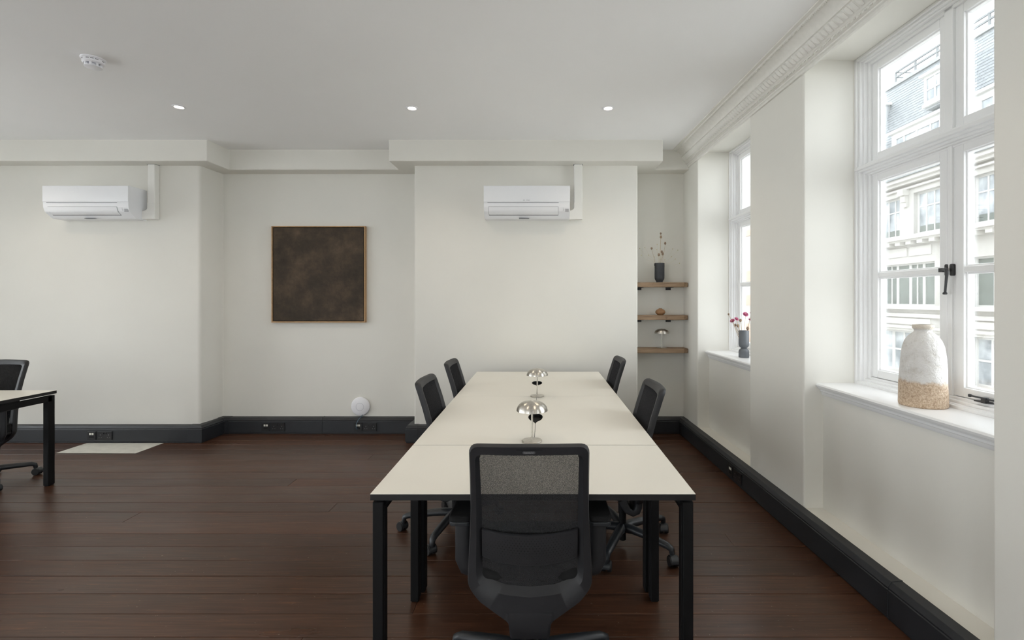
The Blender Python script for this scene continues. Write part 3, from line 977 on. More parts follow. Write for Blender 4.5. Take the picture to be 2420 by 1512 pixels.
# the desk cut off at the left edge of the picture
t = empty('side_desk', (0, 0, 0))
tag(t, 'white topped black desk cut off at the left edge of the picture', 'desk')
LX1, LY1 = -3.812, 3.812
top_board(t, rect(LX1 - 1.2, LX1, LY1 - 1.2, LY1))
for xx in (LX1 - 0.026, LX1 - 1.174):
    s = 1 if xx > -4.4 else -1
    for yy in (LY1 - 0.034, LY1 - 1.166):
        desk_leg(t, xx, yy, s)
    MB().box(xx - 0.02, xx + 0.02, LY1 - 1.166, LY1 - 0.03, 0.655, 0.698).build('side_rail', 'leg_black', t, bevel=0.002)
    for yy in (LY1 - 0.32, LY1 - 0.9):
        MB().box(xx - 0.015, xx + 0.015, yy - 0.06, yy + 0.06, 0.696, DZ - TH).build('spacer', 'leg_black', t)
MB().box(LX1 - 1.15, LX1 - 0.05, LY1 - 0.62, LY1 - 0.58, 0.66, 0.70).build('cross_rail', 'leg_black', t)

# ================================================================== CHAIRS
def interp(tab, z):
    if z <= tab[0][0]: return tab[0][1]
    for (a, va), (b, vb) in zip(tab[:-1], tab[1:]):
        if z <= b:
            s = (z - a) / (b - a); return va + (vb - va) * s
    return tab[-1][1]
YB = [(0.20, -0.082), (0.40, -0.086), (0.50, -0.094), (0.60, -0.106), (0.70, -0.127), (0.80, -0.154), (0.90, -0.186), (0.96, -0.207)]
def back_y(x, z): return interp(YB, z) + 0.018 * (x / 0.21) ** 2

def make_chair():
    t = empty('office_chair')
    # --- five star base, each leg a mesh of its own with its castor
    def base_leg():
        m = MB()
        path = [(0.020, 0, 0.108), (0.07, 0, 0.112), (0.14, 0, 0.110), (0.22, 0, 0.103), (0.292, 0, 0.096), (0.316, 0, 0.086), (0.320, 0, 0.066), (0.321, 0, 0.050)]
        m.tube(path, [0.031, 0.028, 0.026, 0.024, 0.0215, 0.0195, 0.0165, 0.0145], 12, squash=0.85)
        return m
    def caster():
        m = MB()
        for s in (-1, 1):
            w = MB()
            w.lathe([(0.001, -0.013), (0.019, -0.013), (0.027, -0.010), (0.0285, -0.004), (0.0285, 0.006), (0.026, 0.010), (0.001, 0.010)], 20)
            # axle along x: rotate lathe axis z -> x
            m.add([(s * (0.0165 + p[2] * -1.0 * -1), p[0] - 0.012, p[1] + 0.0287) for p in w.v], w.f)
        return m
    def hood():
        m = MB()
        rings = []
        for x in (-0.020, -0.0195, 0.0195, 0.020):
            r = 0.031 if abs(x) < 0.02 else 0.029
            ring = [(x, -0.012 + r * math.cos(a), 0.0287 + r * math.sin(a)) for a in [math.radians(q) for q in range(-10, 191, 20)]]
            ring += [(x, -0.012 + 0.024 * math.cos(a), 0.0287 + 0.024 * math.sin(a)) for a in [math.radians(q) for q in range(190, -11, -20)]]
            rings.append(ring)
        m.loft(rings)
        m.lathe([(0.001, 0.03), (0.012, 0.03), (0.012, 0.068), (0.001, 0.068)], 10)
        return m
    legs = []
    bl = base_leg().build('base_leg', 'base_plastic', t, smooth=True, angle=60)
    for k in range(5):
        o = bl
        if k:
            o = bl.copy(); COL.objects.link(o); o.parent = t
        o.rotation_euler = (0, 0, math.radians(72 * k))
        o['star'] = k
        legs.append(o)
    cw = caster().build('caster_wheel', 'wheel', bl, smooth=True, angle=40)
    ch = hood().build('caster_hood', 'wheel_side', bl, smooth=True, angle=40)
    angs = [0.9, -0.6, 2.2, 1.3, -1.4]
    for k, o in enumerate(legs):
        for src in (cw, ch):
            c = src
            if k:
                c = src.copy(); COL.objects.link(c); c.parent = o
            c.location = (0.321, 0, 0); c.rotation_euler = (0, 0, angs[k])
    MB().lathe([(0.022, 0.085), (0.034, 0.088), (0.040, 0.100), (0.040, 0.118), (0.034, 0.126), (0.026, 0.130)], 24).build('hub', 'base_plastic', t, smooth=True)
    MB().lathe([(0.016, 0.030), (0.021, 0.034), (0.021, 0.19), (0.026, 0.192), (0.026, 0.30), (0.020, 0.302), (0.020, 0.345)], 20).build('gas_column', 'leg_black', t, smooth=True)
    # --- seat
    MB().box(-0.10, 0.10, -0.06, 0.20, 0.335, 0.395).build('tilt_mechanism', 'chair_plastic', t, bevel=0.015, bseg=3)
    MB().prism(round_poly([(-0.225, -0.075), (0.225, -0.075), (0.235, 0.33), (-0.235, 0.33)], 0.06, 6), 0.392, 0.412).build('seat_pan', 'chair_plastic', t, bevel=0.006)
    sc = MB()
    op = round_poly([(-0.230, -0.078), (0.230, -0.078), (0.243, 0.34), (-0.243, 0.34)], 0.075, 8)
    cxx, cyy = 0.0, 0.13
    rings = []
    for s, z in ((0.94, 0.411), (0.985, 0.415), (1.0, 0.428), (1.0, 0.448), (0.985, 0.462), (0.94, 0.470), (0.80, 0.473), (0.4, 0.470)):
        rings.append([(cxx + (p[0] - cxx) * s, cyy + (p[1] - cyy) * s, z - (0.02 * max(0, (p[1] - 0.2) / 0.14) ** 2 if z > 0.42 else 0)) for p in op])
    sc.loft(rings)
    sc.build('seat_cushion', 'chair_fabric', t, smooth=True, angle=70)
    # --- armrests
    for s in (-1, 1):
        a = MB()
        pth = [(s * 0.15, 0.06, 0.385), (s * 0.225, 0.06, 0.385), (s * 0.252, 0.06, 0.395), (s * 0.264, 0.06, 0.425), (s * 0.266, 0.06, 0.50), (s * 0.266, 0.06, 0.598)]
        a.tube(pth, [0.020, 0.020, 0.021, 0.021, 0.020, 0.019], 12, squash=1.7)
        up = a.build('armrest_post', 'chair_plastic', t, smooth=True, angle=50)
        MB().prism(round_poly([(s * 0.266 - 0.042, -0.035), (s * 0.266 + 0.042, -0.035), (s * 0.266 + 0.040, 0.20), (s * 0.266 - 0.040, 0.20)], 0.022, 5), 0.596, 0.611).build('armrest_plate', 'base_plastic', up, bevel=0.003)
        MB().prism(round_poly([(s * 0.266 - 0.043, -0.037), (s * 0.266 + 0.043, -0.037), (s * 0.266 + 0.041, 0.205), (s * 0.266 - 0.041, 0.205)], 0.024, 5), 0.611, 0.634).build('armrest_pad', 'chair_fabric', up, bevel=0.007, bseg=3)
    # --- back: frame swept between three outlines
    N = 160
    outer = round_poly([(0, 0.958), (-0.2085, 0.955), (-0.2135, 0.70), (-0.228, 0.47), (-0.2315, 0.395), (-0.190, 0.345), (-0.095, 0.284), (-0.078, 0.270), (0, 0.270), (0.078, 0.270), (0.095, 0.284), (0.190, 0.345), (0.2315, 0.395), (0.228, 0.47), (0.2135, 0.70), (0.2085, 0.955)],
                       [0, 0.035, 0.3, 0.3, 0.07, 0.10, 0.02, 0, 0, 0, 0.02, 0.10, 0.07, 0.3, 0.3, 0.035], 6)
    midl = round_poly([(0, 0.922), (-0.186, 0.921), (-0.190, 0.70), (-0.196, 0.47), (-0.192, 0.410), (-0.10, 0.382), (0, 0.373), (0.10, 0.382), (0.192, 0.410), (0.196, 0.47), (0.190, 0.70), (0.186, 0.921)],
                      [0, 0.026, 0.3, 0.2, 0.05, 0.1, 0, 0.1, 0.05, 0.2, 0.3, 0.026], 6)
    inner = round_poly([(0, 0.915), (-0.174, 0.914), (-0.174, 0.70), (-0.176, 0.48), (-0.172, 0.432), (-0.09, 0.405), (0, 0.398), (0.09, 0.405), (0.172, 0.432), (0.176, 0.48), (0.174, 0.70), (0.174, 0.914)],
                       [0, 0.014, 0.3, 0.2, 0.04, 0.1, 0, 0.1, 0.04, 0.2, 0.3, 0.014], 6)
    # match points by direction so the rings stay aligned
    ctr = Vector((0.0, 0.62))
    def along(pts, dirs):
        out = []
        for d in dirs:
            best = None
            for i in range(len(pts)):
                a = Vector(pts[i]) - ctr; b = Vector(pts[(i + 1) % len(pts)]) - ctr
                e = b - a
                den = d.x * e.y - d.y * e.x
                if abs(den) < 1e-12: continue
                tt = (a.x * e.y - a.y * e.x) / den
                ss = (a.x * d.y - a.y * d.x) / den
                if tt > 0 and -1e-6 <= ss <= 1 + 1e-6 and (best is None or tt > best): best = tt
            out.append(ctr + d * best)
        return out
    dirs = [(p - ctr).normalized() for p in resample(outer, N)]
    O, Mi, I = along(outer, dirs), along(midl, dirs), along(inner, dirs)
    fr = MB()
    def ringpts(P, off, sc=1.0):
        return [(p[0] * sc, back_y(p[0], p[1]) + off, p[1]) for p in P]
    O2 = [Vector((p[0] * 0.975, 0.6 + (p[1] - 0.6) * 0.985)) for p in O]
    loops = [ringpts(O, -0.006), ringpts(O2, -0.020), ringpts(Mi, -0.022), ringpts(I, 0.004), ringpts(Mi, 0.016), ringpts(O2, 0.016), ringpts(O, 0.006)]
    n = N; vs = [p for r in loops for p in r]; fs = []
    for k in range(len(loops)):
        k2 = (k + 1) % len(loops)
        for i in range(n):
            j = (i + 1) % n
            fs.append((k * n + i, k * n + j, k2 * n + j, k2 * n + i))
    fr.add(vs, fs)
    bf = fr.build('back_frame', 'chair_plastic', t, smooth=True, angle=48)
    # mesh sheet
    ms = MB()
    nx, nz = 16, 28
    grid = []
    for iz in range(nz + 1):
        z = 0.388 + (0.92 - 0.388) * iz / nz
        for ix in range(nx + 1):
            x = -0.180 + 0.36 * ix / nx
            grid.append((x, back_y(x, z) + 0.006, z + (0.022 * (x / 0.18) ** 2 if iz == 0 else 0)))
    ms.add(grid, [(iz * (nx + 1) + ix, iz * (nx + 1) + ix + 1, (iz + 1) * (nx + 1) + ix + 1, (iz + 1) * (nx + 1) + ix) for iz in range(nz) for ix in range(nx)])
    # standing ribs of the knit: they leave the view open from straight behind and close it from the side
    xr = -0.1728
    while xr < 0.1732:
        zs_ = [0.40 + (0.915 - 0.40) * k / 18 for k in range(19)]
        lp = [(xr, back_y(xr, z) + 0.0045, z) for z in zs_] + [(xr, back_y(xr, z) + 0.0085, z) for z in zs_]
        ms.add(lp, [(k, k + 1, 19 + k + 1, 19 + k) for k in range(18)])
        xr += 0.0024
    ms.build('mesh_panel', 'mesh', t, smooth=True)
    # lumbar strip with its perforations
    lb = MB()
    rings = []
    for k in range(25):
        x = -0.174 + 0.348 * k / 24
        q = 1 - (x / 0.174) ** 2
        zt, zb = 0.622 - 0.016 * q, 0.512 - 0.024 * q
        ym = -0.020 + 0.010 * (x / 0.174) ** 4
        rings.append([(x, back_y(x, zt) + ym + 0.006, zt), (x, back_y(x, zt - 0.004) + ym, zt - 0.004), (x, back_y(x, zb + 0.004) + ym, zb + 0.004), (x, back_y(x, zb) + ym + 0.006, zb), (x, back_y(x, zb) + ym + 0.012, zb), (x, back_y(x, zt) + ym + 0.012, zt)])
    lb.loft(rings)
    lo = lb.build('lumbar_strip', 'chair_plastic', t, smooth=True, angle=40)
    pf = MB()
    for r in range(11):
        for c in range(-14, 15):
            x = (c + (0.5 if r % 2 else 0)) * 0.0122
            if abs(x) > 0.164: continue
            q = 1 - (x / 0.174) ** 2
            zt, zb = 0.622 - 0.016 * q, 0.512 - 0.024 * q
            z = zt - 0.012 - (zt - zb - 0.024) * r / 10
            rad = 0.0033 - 0.0014 * (abs(r - 5) / 5) - 0.0008 * abs(x) / 0.16
            ym = -0.020 + 0.010 * (x / 0.174) ** 4
            yv = back_y(x, z) + ym - 0.0006
            pf.add([(x + rad * math.cos(a), yv + interp([(0, 0), (1, 0)], 0), z + rad * math.sin(a)) for a in [i * math.pi / 3 for i in range(6)]] + [(x, yv + 0.001, z)], [(0, 1, 2, 3, 4, 5)])
    po = pf.build('perforation', 'hole', lo); po['kind'] = 'stuff'
    # logo plate and slot
    zl = 0.933
    tilt = math.atan2(0.207 - 0.186, 0.06)
    yl = back_y(0, zl) - 0.0225
    R = Matrix.Translation((0.0, yl, zl)) @ Matrix.Rotation(math.pi / 2 + tilt, 4, 'X')
    pl = MB().prism(round_poly([(-0.0215, -0.0048), (0.0215, -0.0048), (0.0215, 0.0048), (-0.0215, 0.0048)], 0.0045, 4), -0.001, 0.0008).build('logo_plate', 'logo_plate', bf, bevel=0.0004, bseg=1)
    pl.matrix_local = R
    text_part('lettering', 'bestuhl', 0.0108, 'logo_text', bf, R @ Matrix.Translation((0, 0.0003, 0.0009)), 0.0002)
    sl = MB().box(-0.044, 0.044, -0.0006, 0.0006, -0.0005, 0.0008).build('slot', 'hole', bf)
    sl.matrix_local = Matrix.Translation((0, yl - 0.0032, zl + 0.0105)) @ Matrix.Rotation(math.pi / 2 + tilt, 4, 'X')
    # stalk joining the back to the mechanism
    st = MB()
    secs = [(-0.0865, 0.315, 0.090, 0.0185), (-0.0865, 0.290, 0.090, 0.0185), (-0.0865, 0.272, 0.0785, 0.0185), (-0.0845, 0.250, 0.0755, 0.019), (-0.074, 0.224, 0.074, 0.020), (-0.050, 0.212, 0.070, 0.020), (-0.02, 0.225, 0.060, 0.022), (0.0, 0.262, 0.050, 0.026), (0.01, 0.32, 0.045, 0.028), (0.01, 0.35, 0.045, 0.028)]
    rings = []
    for k, (yy, zz, w, th) in enumerate(secs):
        a = Vector((secs[min(k + 1, len(secs) - 1)][0] - secs[max(k - 1, 0)][0], secs[min(k + 1, len(secs) - 1)][1] - secs[max(k - 1, 0)][1])).normalized()
        nn = Vector((a.y, -a.x))
        ring = []
        for qx, qn in round_poly([(-w, -th), (w, -th), (w, th), (-w, th)], 0.012, 3):
            ring.append((qx, yy + nn.x * qn, zz + nn.y * qn))
        rings.append(ring)
    st.loft(rings)
    st.build('back_support', 'chair_plastic', t, smooth=True, angle=40)
    return t

proto = make_chair()
chairs = [   # x, y, facing (0 = away from the viewer), star angle in the room, label
    (-0.040, 1.860, 0.0, 18, 'black mesh-back office chair in the foreground, its back to the viewer'),
    (-0.540, 3.060, -90.0, 184, 'black office chair at the left of the bench, the nearer one'),
    (-0.536, 3.905, -90.0, 200, 'black office chair at the left of the bench, by the chimney breast'),
    (0.484, 2.865, 90.0, -43, 'black office chair at the right of the bench, the nearer one'),
    (0.480, 4.090, 90.0, -30, 'black office chair at the right of the bench, the farther one'),
    (-4.385, 3.760, 180.0, 50, 'black office chair behind the desk cut off at the left edge'),
]
for i, (x, yy, rz, star, lb) in enumerate(chairs):
    o = proto if i == 0 else copy_tree(proto)
    o.location = (x, yy, 0); o.rotation_euler = (0, 0, math.radians(rz))
    tag(o, lb, 'office chair', 'black mesh back office chairs')
    for c in o.children:
        if 'star' in c.keys():
            c.rotation_euler = (0, 0, math.radians(star - rz + 72 * c['star']))

# ================================================================== LAMPS
def make_lamp():
    t = empty('table_lamp')
    MB().lathe([(0.001, 0.0), (0.0495, 0.0), (0.0505, 0.002), (0.0505, 0.006), (0.049, 0.0075), (0.001, 0.008)], 48).build('base', 'nickel', t, smooth=True)
    MB().lathe([(0.0045, 0.006), (0.0045, 0.201), (0.003, 0.202)], 16).build('pole', 'nickel', t, smooth=True)
    prof = [(0.0788, 0.156), (0.0786, 0.1575), (0.0772, 0.166), (0.0735, 0.1755), (0.067, 0.1850), (0.058, 0.1930), (0.047, 0.1985), (0.036, 0.2016), (0.020, 0.2036), (0.002, 0.2042)]
    inn = [(0.002, 0.2024), (0.035, 0.1998), (0.046, 0.1967), (0.0565, 0.1912), (0.0655, 0.1834), (0.0718, 0.1743), (0.0754, 0.1652), (0.0772, 0.156)]
    m = MB()
    seg = 56
    rings = [[(r * math.cos(2 * math.pi * i / seg), r * math.sin(2 * math.pi * i / seg), z) for i in range(seg)] for r, z in prof + inn]
    m.loft(rings + [rings[0]], caps=False)
    sh = m.build('lamp_shade', 'nickel', t, smooth=True, angle=40)
    MB().lathe([(0.006, 0.2035), (0.006, 0.2055), (0.0045, 0.207), (0.001, 0.207)], 16).build('screw_cap', 'nickel', sh, smooth=True)
    return t
lamp = make_lamp()
spots = [(-0.044, 2.444, DZ, 'brushed nickel dome lamp on the desk, nearest the viewer'),
         (-0.026, 3.575, DZ, 'brushed nickel dome lamp farther back on the desk'),
         ((1564 - 1278) / FPX * 5.175, 5.175, 0.930, 'brushed nickel dome lamp on the lowest shelf')]
for i, (x, yy, z, lb) in enumerate(spots):
    o = lamp if i == 0 else copy_tree(lamp)
    o.location = (x, yy, z)
    tag(o, lb, 'lamp', 'brushed nickel dome lamps')

# ================================================================== SHELVES
for z1, z0, lb in ((1.628, 1.579, 'thick rustic oak wall shelf, topmost of three'), (1.281, 1.232, 'thick rustic oak wall shelf in the middle of three'), (0.930, 0.882, 'thick rustic oak wall shelf, lowest of three')):
    t = empty('wall_shelf', (0.991, 5.28, z0))
    tag(t, lb, 'shelf', 'rustic oak alcove shelves')
    xr = 1.70 - 0.027 * 5.1 - 0.991 - 0.001
    poly = [(0.001, 0.0), (0.001, -0.186), (0.16, -0.188), (0.35, -0.187), (xr - 0.055, -0.188), (xr - 0.006, -0.165), (xr - 0.008, 0.0)]
    MB().prism(poly, 0, z1 - z0).build('board', 'shelf', t, bevel=0.006, bseg=2)
    if z1 > 1.2:
        for bx in (0.05, 0.37):
            MB().box(bx, bx + 0.055, -0.12, 0, -0.005, 0.001).box(bx, bx + 0.055, -0.006, 0, -0.03, 0.001).build('bracket', 'iron', t)

# ================================================================== VASES AND FLOWERS
def lathe_vase(name, prof, mat, loc, label, seg=40, wob=None, inner=0.006):
    m = MB()
    pr = list(prof)
    ins = [(max(0.002, r - inner), z) for r, z in reversed(prof) if z > 0.012]
    m.lathe(pr + ins, seg, wob=wob)
    o = m.build(name, mat, smooth=True, angle=50)
    o.location = loc
    return tag(o, label, 'vase')
wb = lambda a, z: 0.012 * math.sin(3 * a + 9 * z) + 0.008 * math.sin(7 * a - 31 * z) + 0.005 * math.sin(13 * a + 60 * z)
VX = RW @ Vector((0.225, 2.352, SILL))
lathe_vase('ceramic_vase', [(q * 0.80, h) for q, h in [(0.118, 0.0), (0.1225, 0.004), (0.1235, 0.012), (0.122, 0.06), (0.1195, 0.12), (0.116, 0.18), (0.111, 0.24), (0.104, 0.285), (0.092, 0.315), (0.074, 0.338), (0.056, 0.352), (0.047, 0.358), (0.0445, 0.364), (0.047, 0.370), (0.053, 0.374), (0.0555, 0.381), (0.0555, 0.389), (0.053, 0.393), (0.046, 0.394)]],
           'big_vase', VX, 'large rough vase, white glaze over speckled sand base, on the window sill', 56, wb, 0.008)
v1 = lathe_vase('cylinder_vase', [(0.034, 0.0), (0.034, 0.012), (0.036, 0.016), (0.046, 0.030), (0.0505, 0.045), (0.0515, 0.065), (0.0515, 0.16), (0.0525, 0.163), (0.0525, 0.205), (0.0515, 0.207)], 'vase_dark', ((1558.5 - 1278) / FPX * 5.17, 5.17, 1.628), 'charcoal cylinder vase with dried poppy heads on the top shelf')
tb_ = MB().box(-0.059, -0.050, -0.022, -0.004, 0.178, 0.203).build('lug', 'vase_dark', v1, bevel=0.002)
lathe_vase('bud_vase', [(0.022, 0.0), (0.030, 0.003), (0.044, 0.014), (0.0515, 0.030), (0.050, 0.042), (0.040, 0.056), (0.026, 0.064), (0.018, 0.066), (0.018, 0.070), (0.0185, 0.072)], 'vase_brown', ((1560.5 - 1278) / FPX * 5.17, 5.17, 1.281), 'small squat brown vase on the middle shelf')
GX = RW @ Vector((0.215, 4.285, SILL))
lathe_vase('hourglass_vase', [(0.0425, 0.0), (0.0435, 0.003), (0.0435, 0.050), (0.041, 0.064), (0.034, 0.074), (0.024, 0.080), (0.0235, 0.084), (0.033, 0.090), (0.041, 0.101), (0.0435, 0.116), (0.0435, 0.236), (0.0425, 0.238)], 'vase_grey', GX, 'slate grey hourglass vase with pink dried flowers on the far sill')

def pod(parent, tip, r, mat='pod'):
    m = MB().lathe([(0.001, -r * 1.25), (r * 0.5, -r * 1.05), (r * 0.9, -r * 0.45), (r, 0.05 * r), (r * 0.85, r * 0.6), (r * 0.55, r * 0.85), (r * 0.75, r * 1.05), (r * 0.7, r * 1.2), (0.001, r * 1.15)], 10)
    o = m.build('seed_head', mat, parent, smooth=True)
    o.location = tip
    return o
# shelf vase: poppy pods (pixel of the head in the photograph, depth)
vb = Vector(v1.location) + Vector((0, 0, 0.2))
for (hx, hy, dy, r, which) in ((1561.5, 552, 0.0, 0.010, 'tallest'), (1562, 560, 0.02, 0.013, 'second tallest'), (1572, 575, -0.02, 0.012, 'rightmost tall'), (1540, 587, 0.0, 0.011, 'leftmost'), (1564, 595, 0.03, 0.012, 'upper of the short middle'), (1557, 602, -0.03, 0.013, 'lowest'), (1566, 600, -0.02, 0.013, 'right of the short')):
    t = empty('dried_poppy', vb)
    tag(t, which + ' brown dried poppy head in the charcoal shelf vase', 'dried flower', 'dried poppies in the shelf vase')
    tip = px(hx, hy, 5.17 + dy) - vb
    root = Vector((tip.x * 0.3, dy * 0.4, -0.15))
    mid_ = root.lerp(tip, 0.6) + Vector((tip.x * -0.08, 0, 0.01))
    MB().tube([root, mid_, tip - Vector((0, 0, r * 1.1))], 0.0012, 6).build('stem', 'stem', t, smooth=True)
    pod(t, tip, r)
# pale wisps spreading from the same vase
for k, (hx, hy) in enumerate(((1512, 587), (1524, 585), (1516, 603), (1533, 603), (1553, 578), (1552, 590), (1571, 614), (1590, 588), (1602, 591), (1587, 606), (1596, 612), (1606, 622), (1546, 607), (1562, 612))):
    t = empty('dried_wisp', vb)
    tag(t, 'pale dried wisp spreading from the charcoal shelf vase', 'dried flower', 'dried wisps in the shelf vase')
    tip = px(hx, hy, 5.17 + rnd.uniform(-0.06, 0.04)) - vb
    root = Vector((tip.x * 0.15, rnd.uniform(-0.02, 0.02), -0.12))
    MB().tube([root, Vector((tip.x * 0.3, tip.y * 0.3, 0.02)), root.lerp(tip, 0.7) + Vector((0, 0, 0.018)), tip], 0.0004, 4).build('stem', 'wisp', t)
    MB().lathe([(0.0005, -0.006), (0.005, -0.001), (0.004, 0.004), (0.0005, 0.006)], 6).build('petal', 'wisp', t, smooth=True).location = tip
# pink everlasting flowers on the far sill
gb = GX + Vector((0, 0, 0.23))
def everlasting(hx, hy, dy, r, pink, face, which):
    t = empty('dried_everlasting' if pink else 'dried_bud', gb)
    tag(t, which + (' pink dried everlasting flower in the hourglass vase' if pink else ' beige dried bud in the hourglass vase'), 'dried flower', 'pink dried flowers in the hourglass vase' if pink else 'dried buds in the hourglass vase')
    tip = px(hx, hy, GX.y + dy) - gb
    root = Vector((tip.x * 0.15, 0, -0.12))
    MB().tube([root, root.lerp(tip, 0.55) + Vector((0, 0, 0.012)), tip], 0.0017, 6).build('stem', 'stem', t, smooth=True)
    if pink:
        m = MB()
        for rr, n, h in ((1.0, 14, 0.15), (0.8, 12, 0.40), (0.55, 9, 0.6)):
            for i in range(n):
                a = 2 * math.pi * i / n + rr
                d = Vector((math.cos(a), math.sin(a), 0)); s = Vector((-d.y, d.x, 0))
                w = r * 0.28
                m.add([d * (r * 0.2) - s * (w * 0.4), d * (r * 0.7 * rr) - s * w + Vector((0, 0, r * h * 0.5)), d * (r * rr) + Vector((0, 0, r * h)), d * (r * 0.7 * rr) + s * w + Vector((0, 0, r * h * 0.5)), d * (r * 0.2) + s * (w * 0.4), d * (r * 0.6 * rr) + Vector((0, 0, r * h * 0.3 - 0.001))], [(0, 1, 2, 3, 4), (4, 3, 5), (3, 2, 5), (2, 1, 5), (1, 0, 5), (0, 4, 5)])
        fl = m.build('petals', 'pink', t); fl.location = tip; fl.rotation_euler = face
        ce = MB().lathe([(0.001, 0), (r * 0.38, r * 0.12), (r * 0.3, r * 0.45), (0.001, r * 0.55)], 10).build('flower_centre', 'yellow', t, smooth=True)
        ce.location = tip; ce.rotation_euler = face
    else:
        pod(t, tip, r, 'pod')
for a in ((1761.5, 743, 0.0, 0.027, 1, (0.9, 0.1, 0), 'largest'), (1731, 758, 0.01, 0.024, 1, (0.5, -0.7, 0), 'leftmost'), (1740.5, 754, -0.02, 0.022, 1, (0.7, 0.3, 0), 'second from left'), (1772, 755.5, 0.0, 0.016, 1, (0.6, 0.4, 0), 'lower right'), (1775, 741, 0.02, 0.016, 1, (0.6, 0.5, 0), 'upper right'),
          (1722, 742.5, 0.0, 0.008, 0, None, 'smallest and leftmost'), (1750, 757, -0.01, 0.012, 0, None, 'middle tall'), (1738, 768, 0.01, 0.010, 0, None, 'short left'), (1744, 770, 0.0, 0.012, 0, None, 'short middle'), (1767, 776, -0.01, 0.013, 0, None, 'lowest right')):
    everlasting(*a)

# ================================================================== ACROSS THE STREET
FX = 17.0
B = empty('stone_building', (FX, 20, -5))
tag(B, 'white stone building with slate mansard across the street', 'building')
def F(name, mat, boxes, parent=None, bevel=0):
    m = MB()
    for x0, x1, y0, y1, z0, z1 in boxes:
        m.box(x0, x1, y0 - 20, y1 - 20, z0 + 5, z1 + 5)
    return m.build(name, mat, parent or B, bevel=bevel)
YA, YZ = 7.0, 31.0
rowC = [(10.4, 11.9), (12.8, 14.3), (15.2, 16.7), (17.6, 19.1), (20.6, 22.07), (22.93, 24.4), (25.3, 26.8), (27.7, 29.2)]
bays = [(9.2, 13.2), (15.05, 19.1), (20.9, 24.9), (26.7, 30.3)]
def wall_rows():
    bx = []
    def row(z0, z1, holes):
        e = [YA] + [q for h in holes for q in h] + [YZ]
        for i in range(0, len(e), 2): bx.append((0, 0.5, e[i], e[i + 1], z0, z1))
    row(4.38, 6.28, rowC); row(1.14, 3.09, bays); row(-1.95, -0.05, bays)
    for z0, z1 in ((6.28, 7.1), (3.09, 4.38), (-0.05, 1.14), (-5, -1.95)):
        bx.append((0, 0.5, YA, YZ, z0, z1))
    return bx
F('wall', 'stone', wall_rows())
F('wall_body', 'stone', [(0.5, 6, YA, YZ, -5, 7.1)])
# bands and cornices
for nm, bx in (('cornice', [(-0.45, 0.1, YA, YZ, 4.16, 4.30), (-0.30, 0.1, YA, YZ, 4.30, 4.36), (-0.36, 0.1, YA, YZ, 4.08, 4.16)]),
               ('eaves_cornice', [(-0.40, 0.2, YA, YZ, 6.86, 7.02), (-0.25, 0.2, YA, YZ, 6.72, 6.86), (-0.12, 0.2, YA, YZ, 6.52, 6.60)]),
               ('sill_band', [(-0.20, 0.1, YA, YZ, 0.98, 1.14), (-0.10, 0.1, YA, YZ, 0.62, 0.70), (-0.07, 0.1, YA, YZ, 0.70, 0.78)]),
               ('string_course', [(-0.14, 0.1, YA, YZ, 0.10, 0.20), (-0.06, 0.1, YA, YZ, -0.02, 0.10)])):
    F(nm, 'stone_trim', bx)
F('gutter', 'gutter', [(-0.50, -0.1, YA, YZ, 7.02, 7.28)])
yy = YA + 0.3
while yy < YZ - 0.4:
    F('modillion', 'stone_trim', [(-0.34, 0.0, yy, yy + 0.30, 3.93, 4.08)])
    yy += 0.66
# frieze panels between the floors
for a, b in bays:
    q = a + 0.15
    while q + 1.2 < b:
        F('frieze_panel', 'stone_trim', [(-0.04, 0.02, q, q + 1.25, 3.42, 3.82)])
        q += 1.4
    F('apron_panel', 'stone_trim', [(-0.04, 0.02, a + 0.2, b - 0.2, 0.28, 0.56)])
# consoles between the upper windows
for y0 in (9.8, 12.2, 14.6, 17.0, 19.75, 22.35, 24.7, 27.1):
    F('console', 'stone_trim', [(-0.30, 0, y0, y0 + 0.34, 6.25, 6.52), (-0.18, 0, y0 + 0.04, y0 + 0.30, 5.95, 6.25), (-0.10, 0, y0 + 0.06, y0 + 0.28, 5.72, 5.95)])
def ext_window(y0, y1, z0, z1, verts, hors, depth=0.22, thick=0.05, glass='ext_glass', fw=0.09):
    fr = [(depth - 0.04, depth + 0.06, y0, y0 + fw, z0, z1), (depth - 0.04, depth + 0.06, y1 - fw, y1, z0, z1), (depth - 0.04, depth + 0.06, y0 + fw, y1 - fw, z0, z0 + fw), (depth - 0.04, depth + 0.06, y0 + fw, y1 - fw, z1 - fw, z1)]
    w = F('window', 'ext_frame', fr)
    for v in verts:
        F('mullion', 'ext_frame', [(depth - 0.03, depth + 0.05, v - thick / 2, v + thick / 2, z0 + 0.02, z1 - 0.02)], w).parent = w
    for h in hors:
        F('glazing_bar', 'ext_frame', [(depth - 0.025, depth + 0.045, y0 + 0.02, y1 - 0.02, h - thick / 2, h + thick / 2)], w).parent = w
    F('pane', glass, [(depth, depth + 0.02, y0 + 0.01, y1 - 0.01, z0 + 0.01, z1 - 0.01)], w).parent = w
    return w
for a, b in rowC:
    wd = b - a
    w = ext_window(a, b, 4.38, 6.28, [a + wd * 0.36, a + wd * 0.66], [5.62], thick=0.06)
    F('blind_gap', 'ext_dark_glass', [(0.21, 0.225, a + 0.1, b - 0.1, 4.47, 4.75)], w)
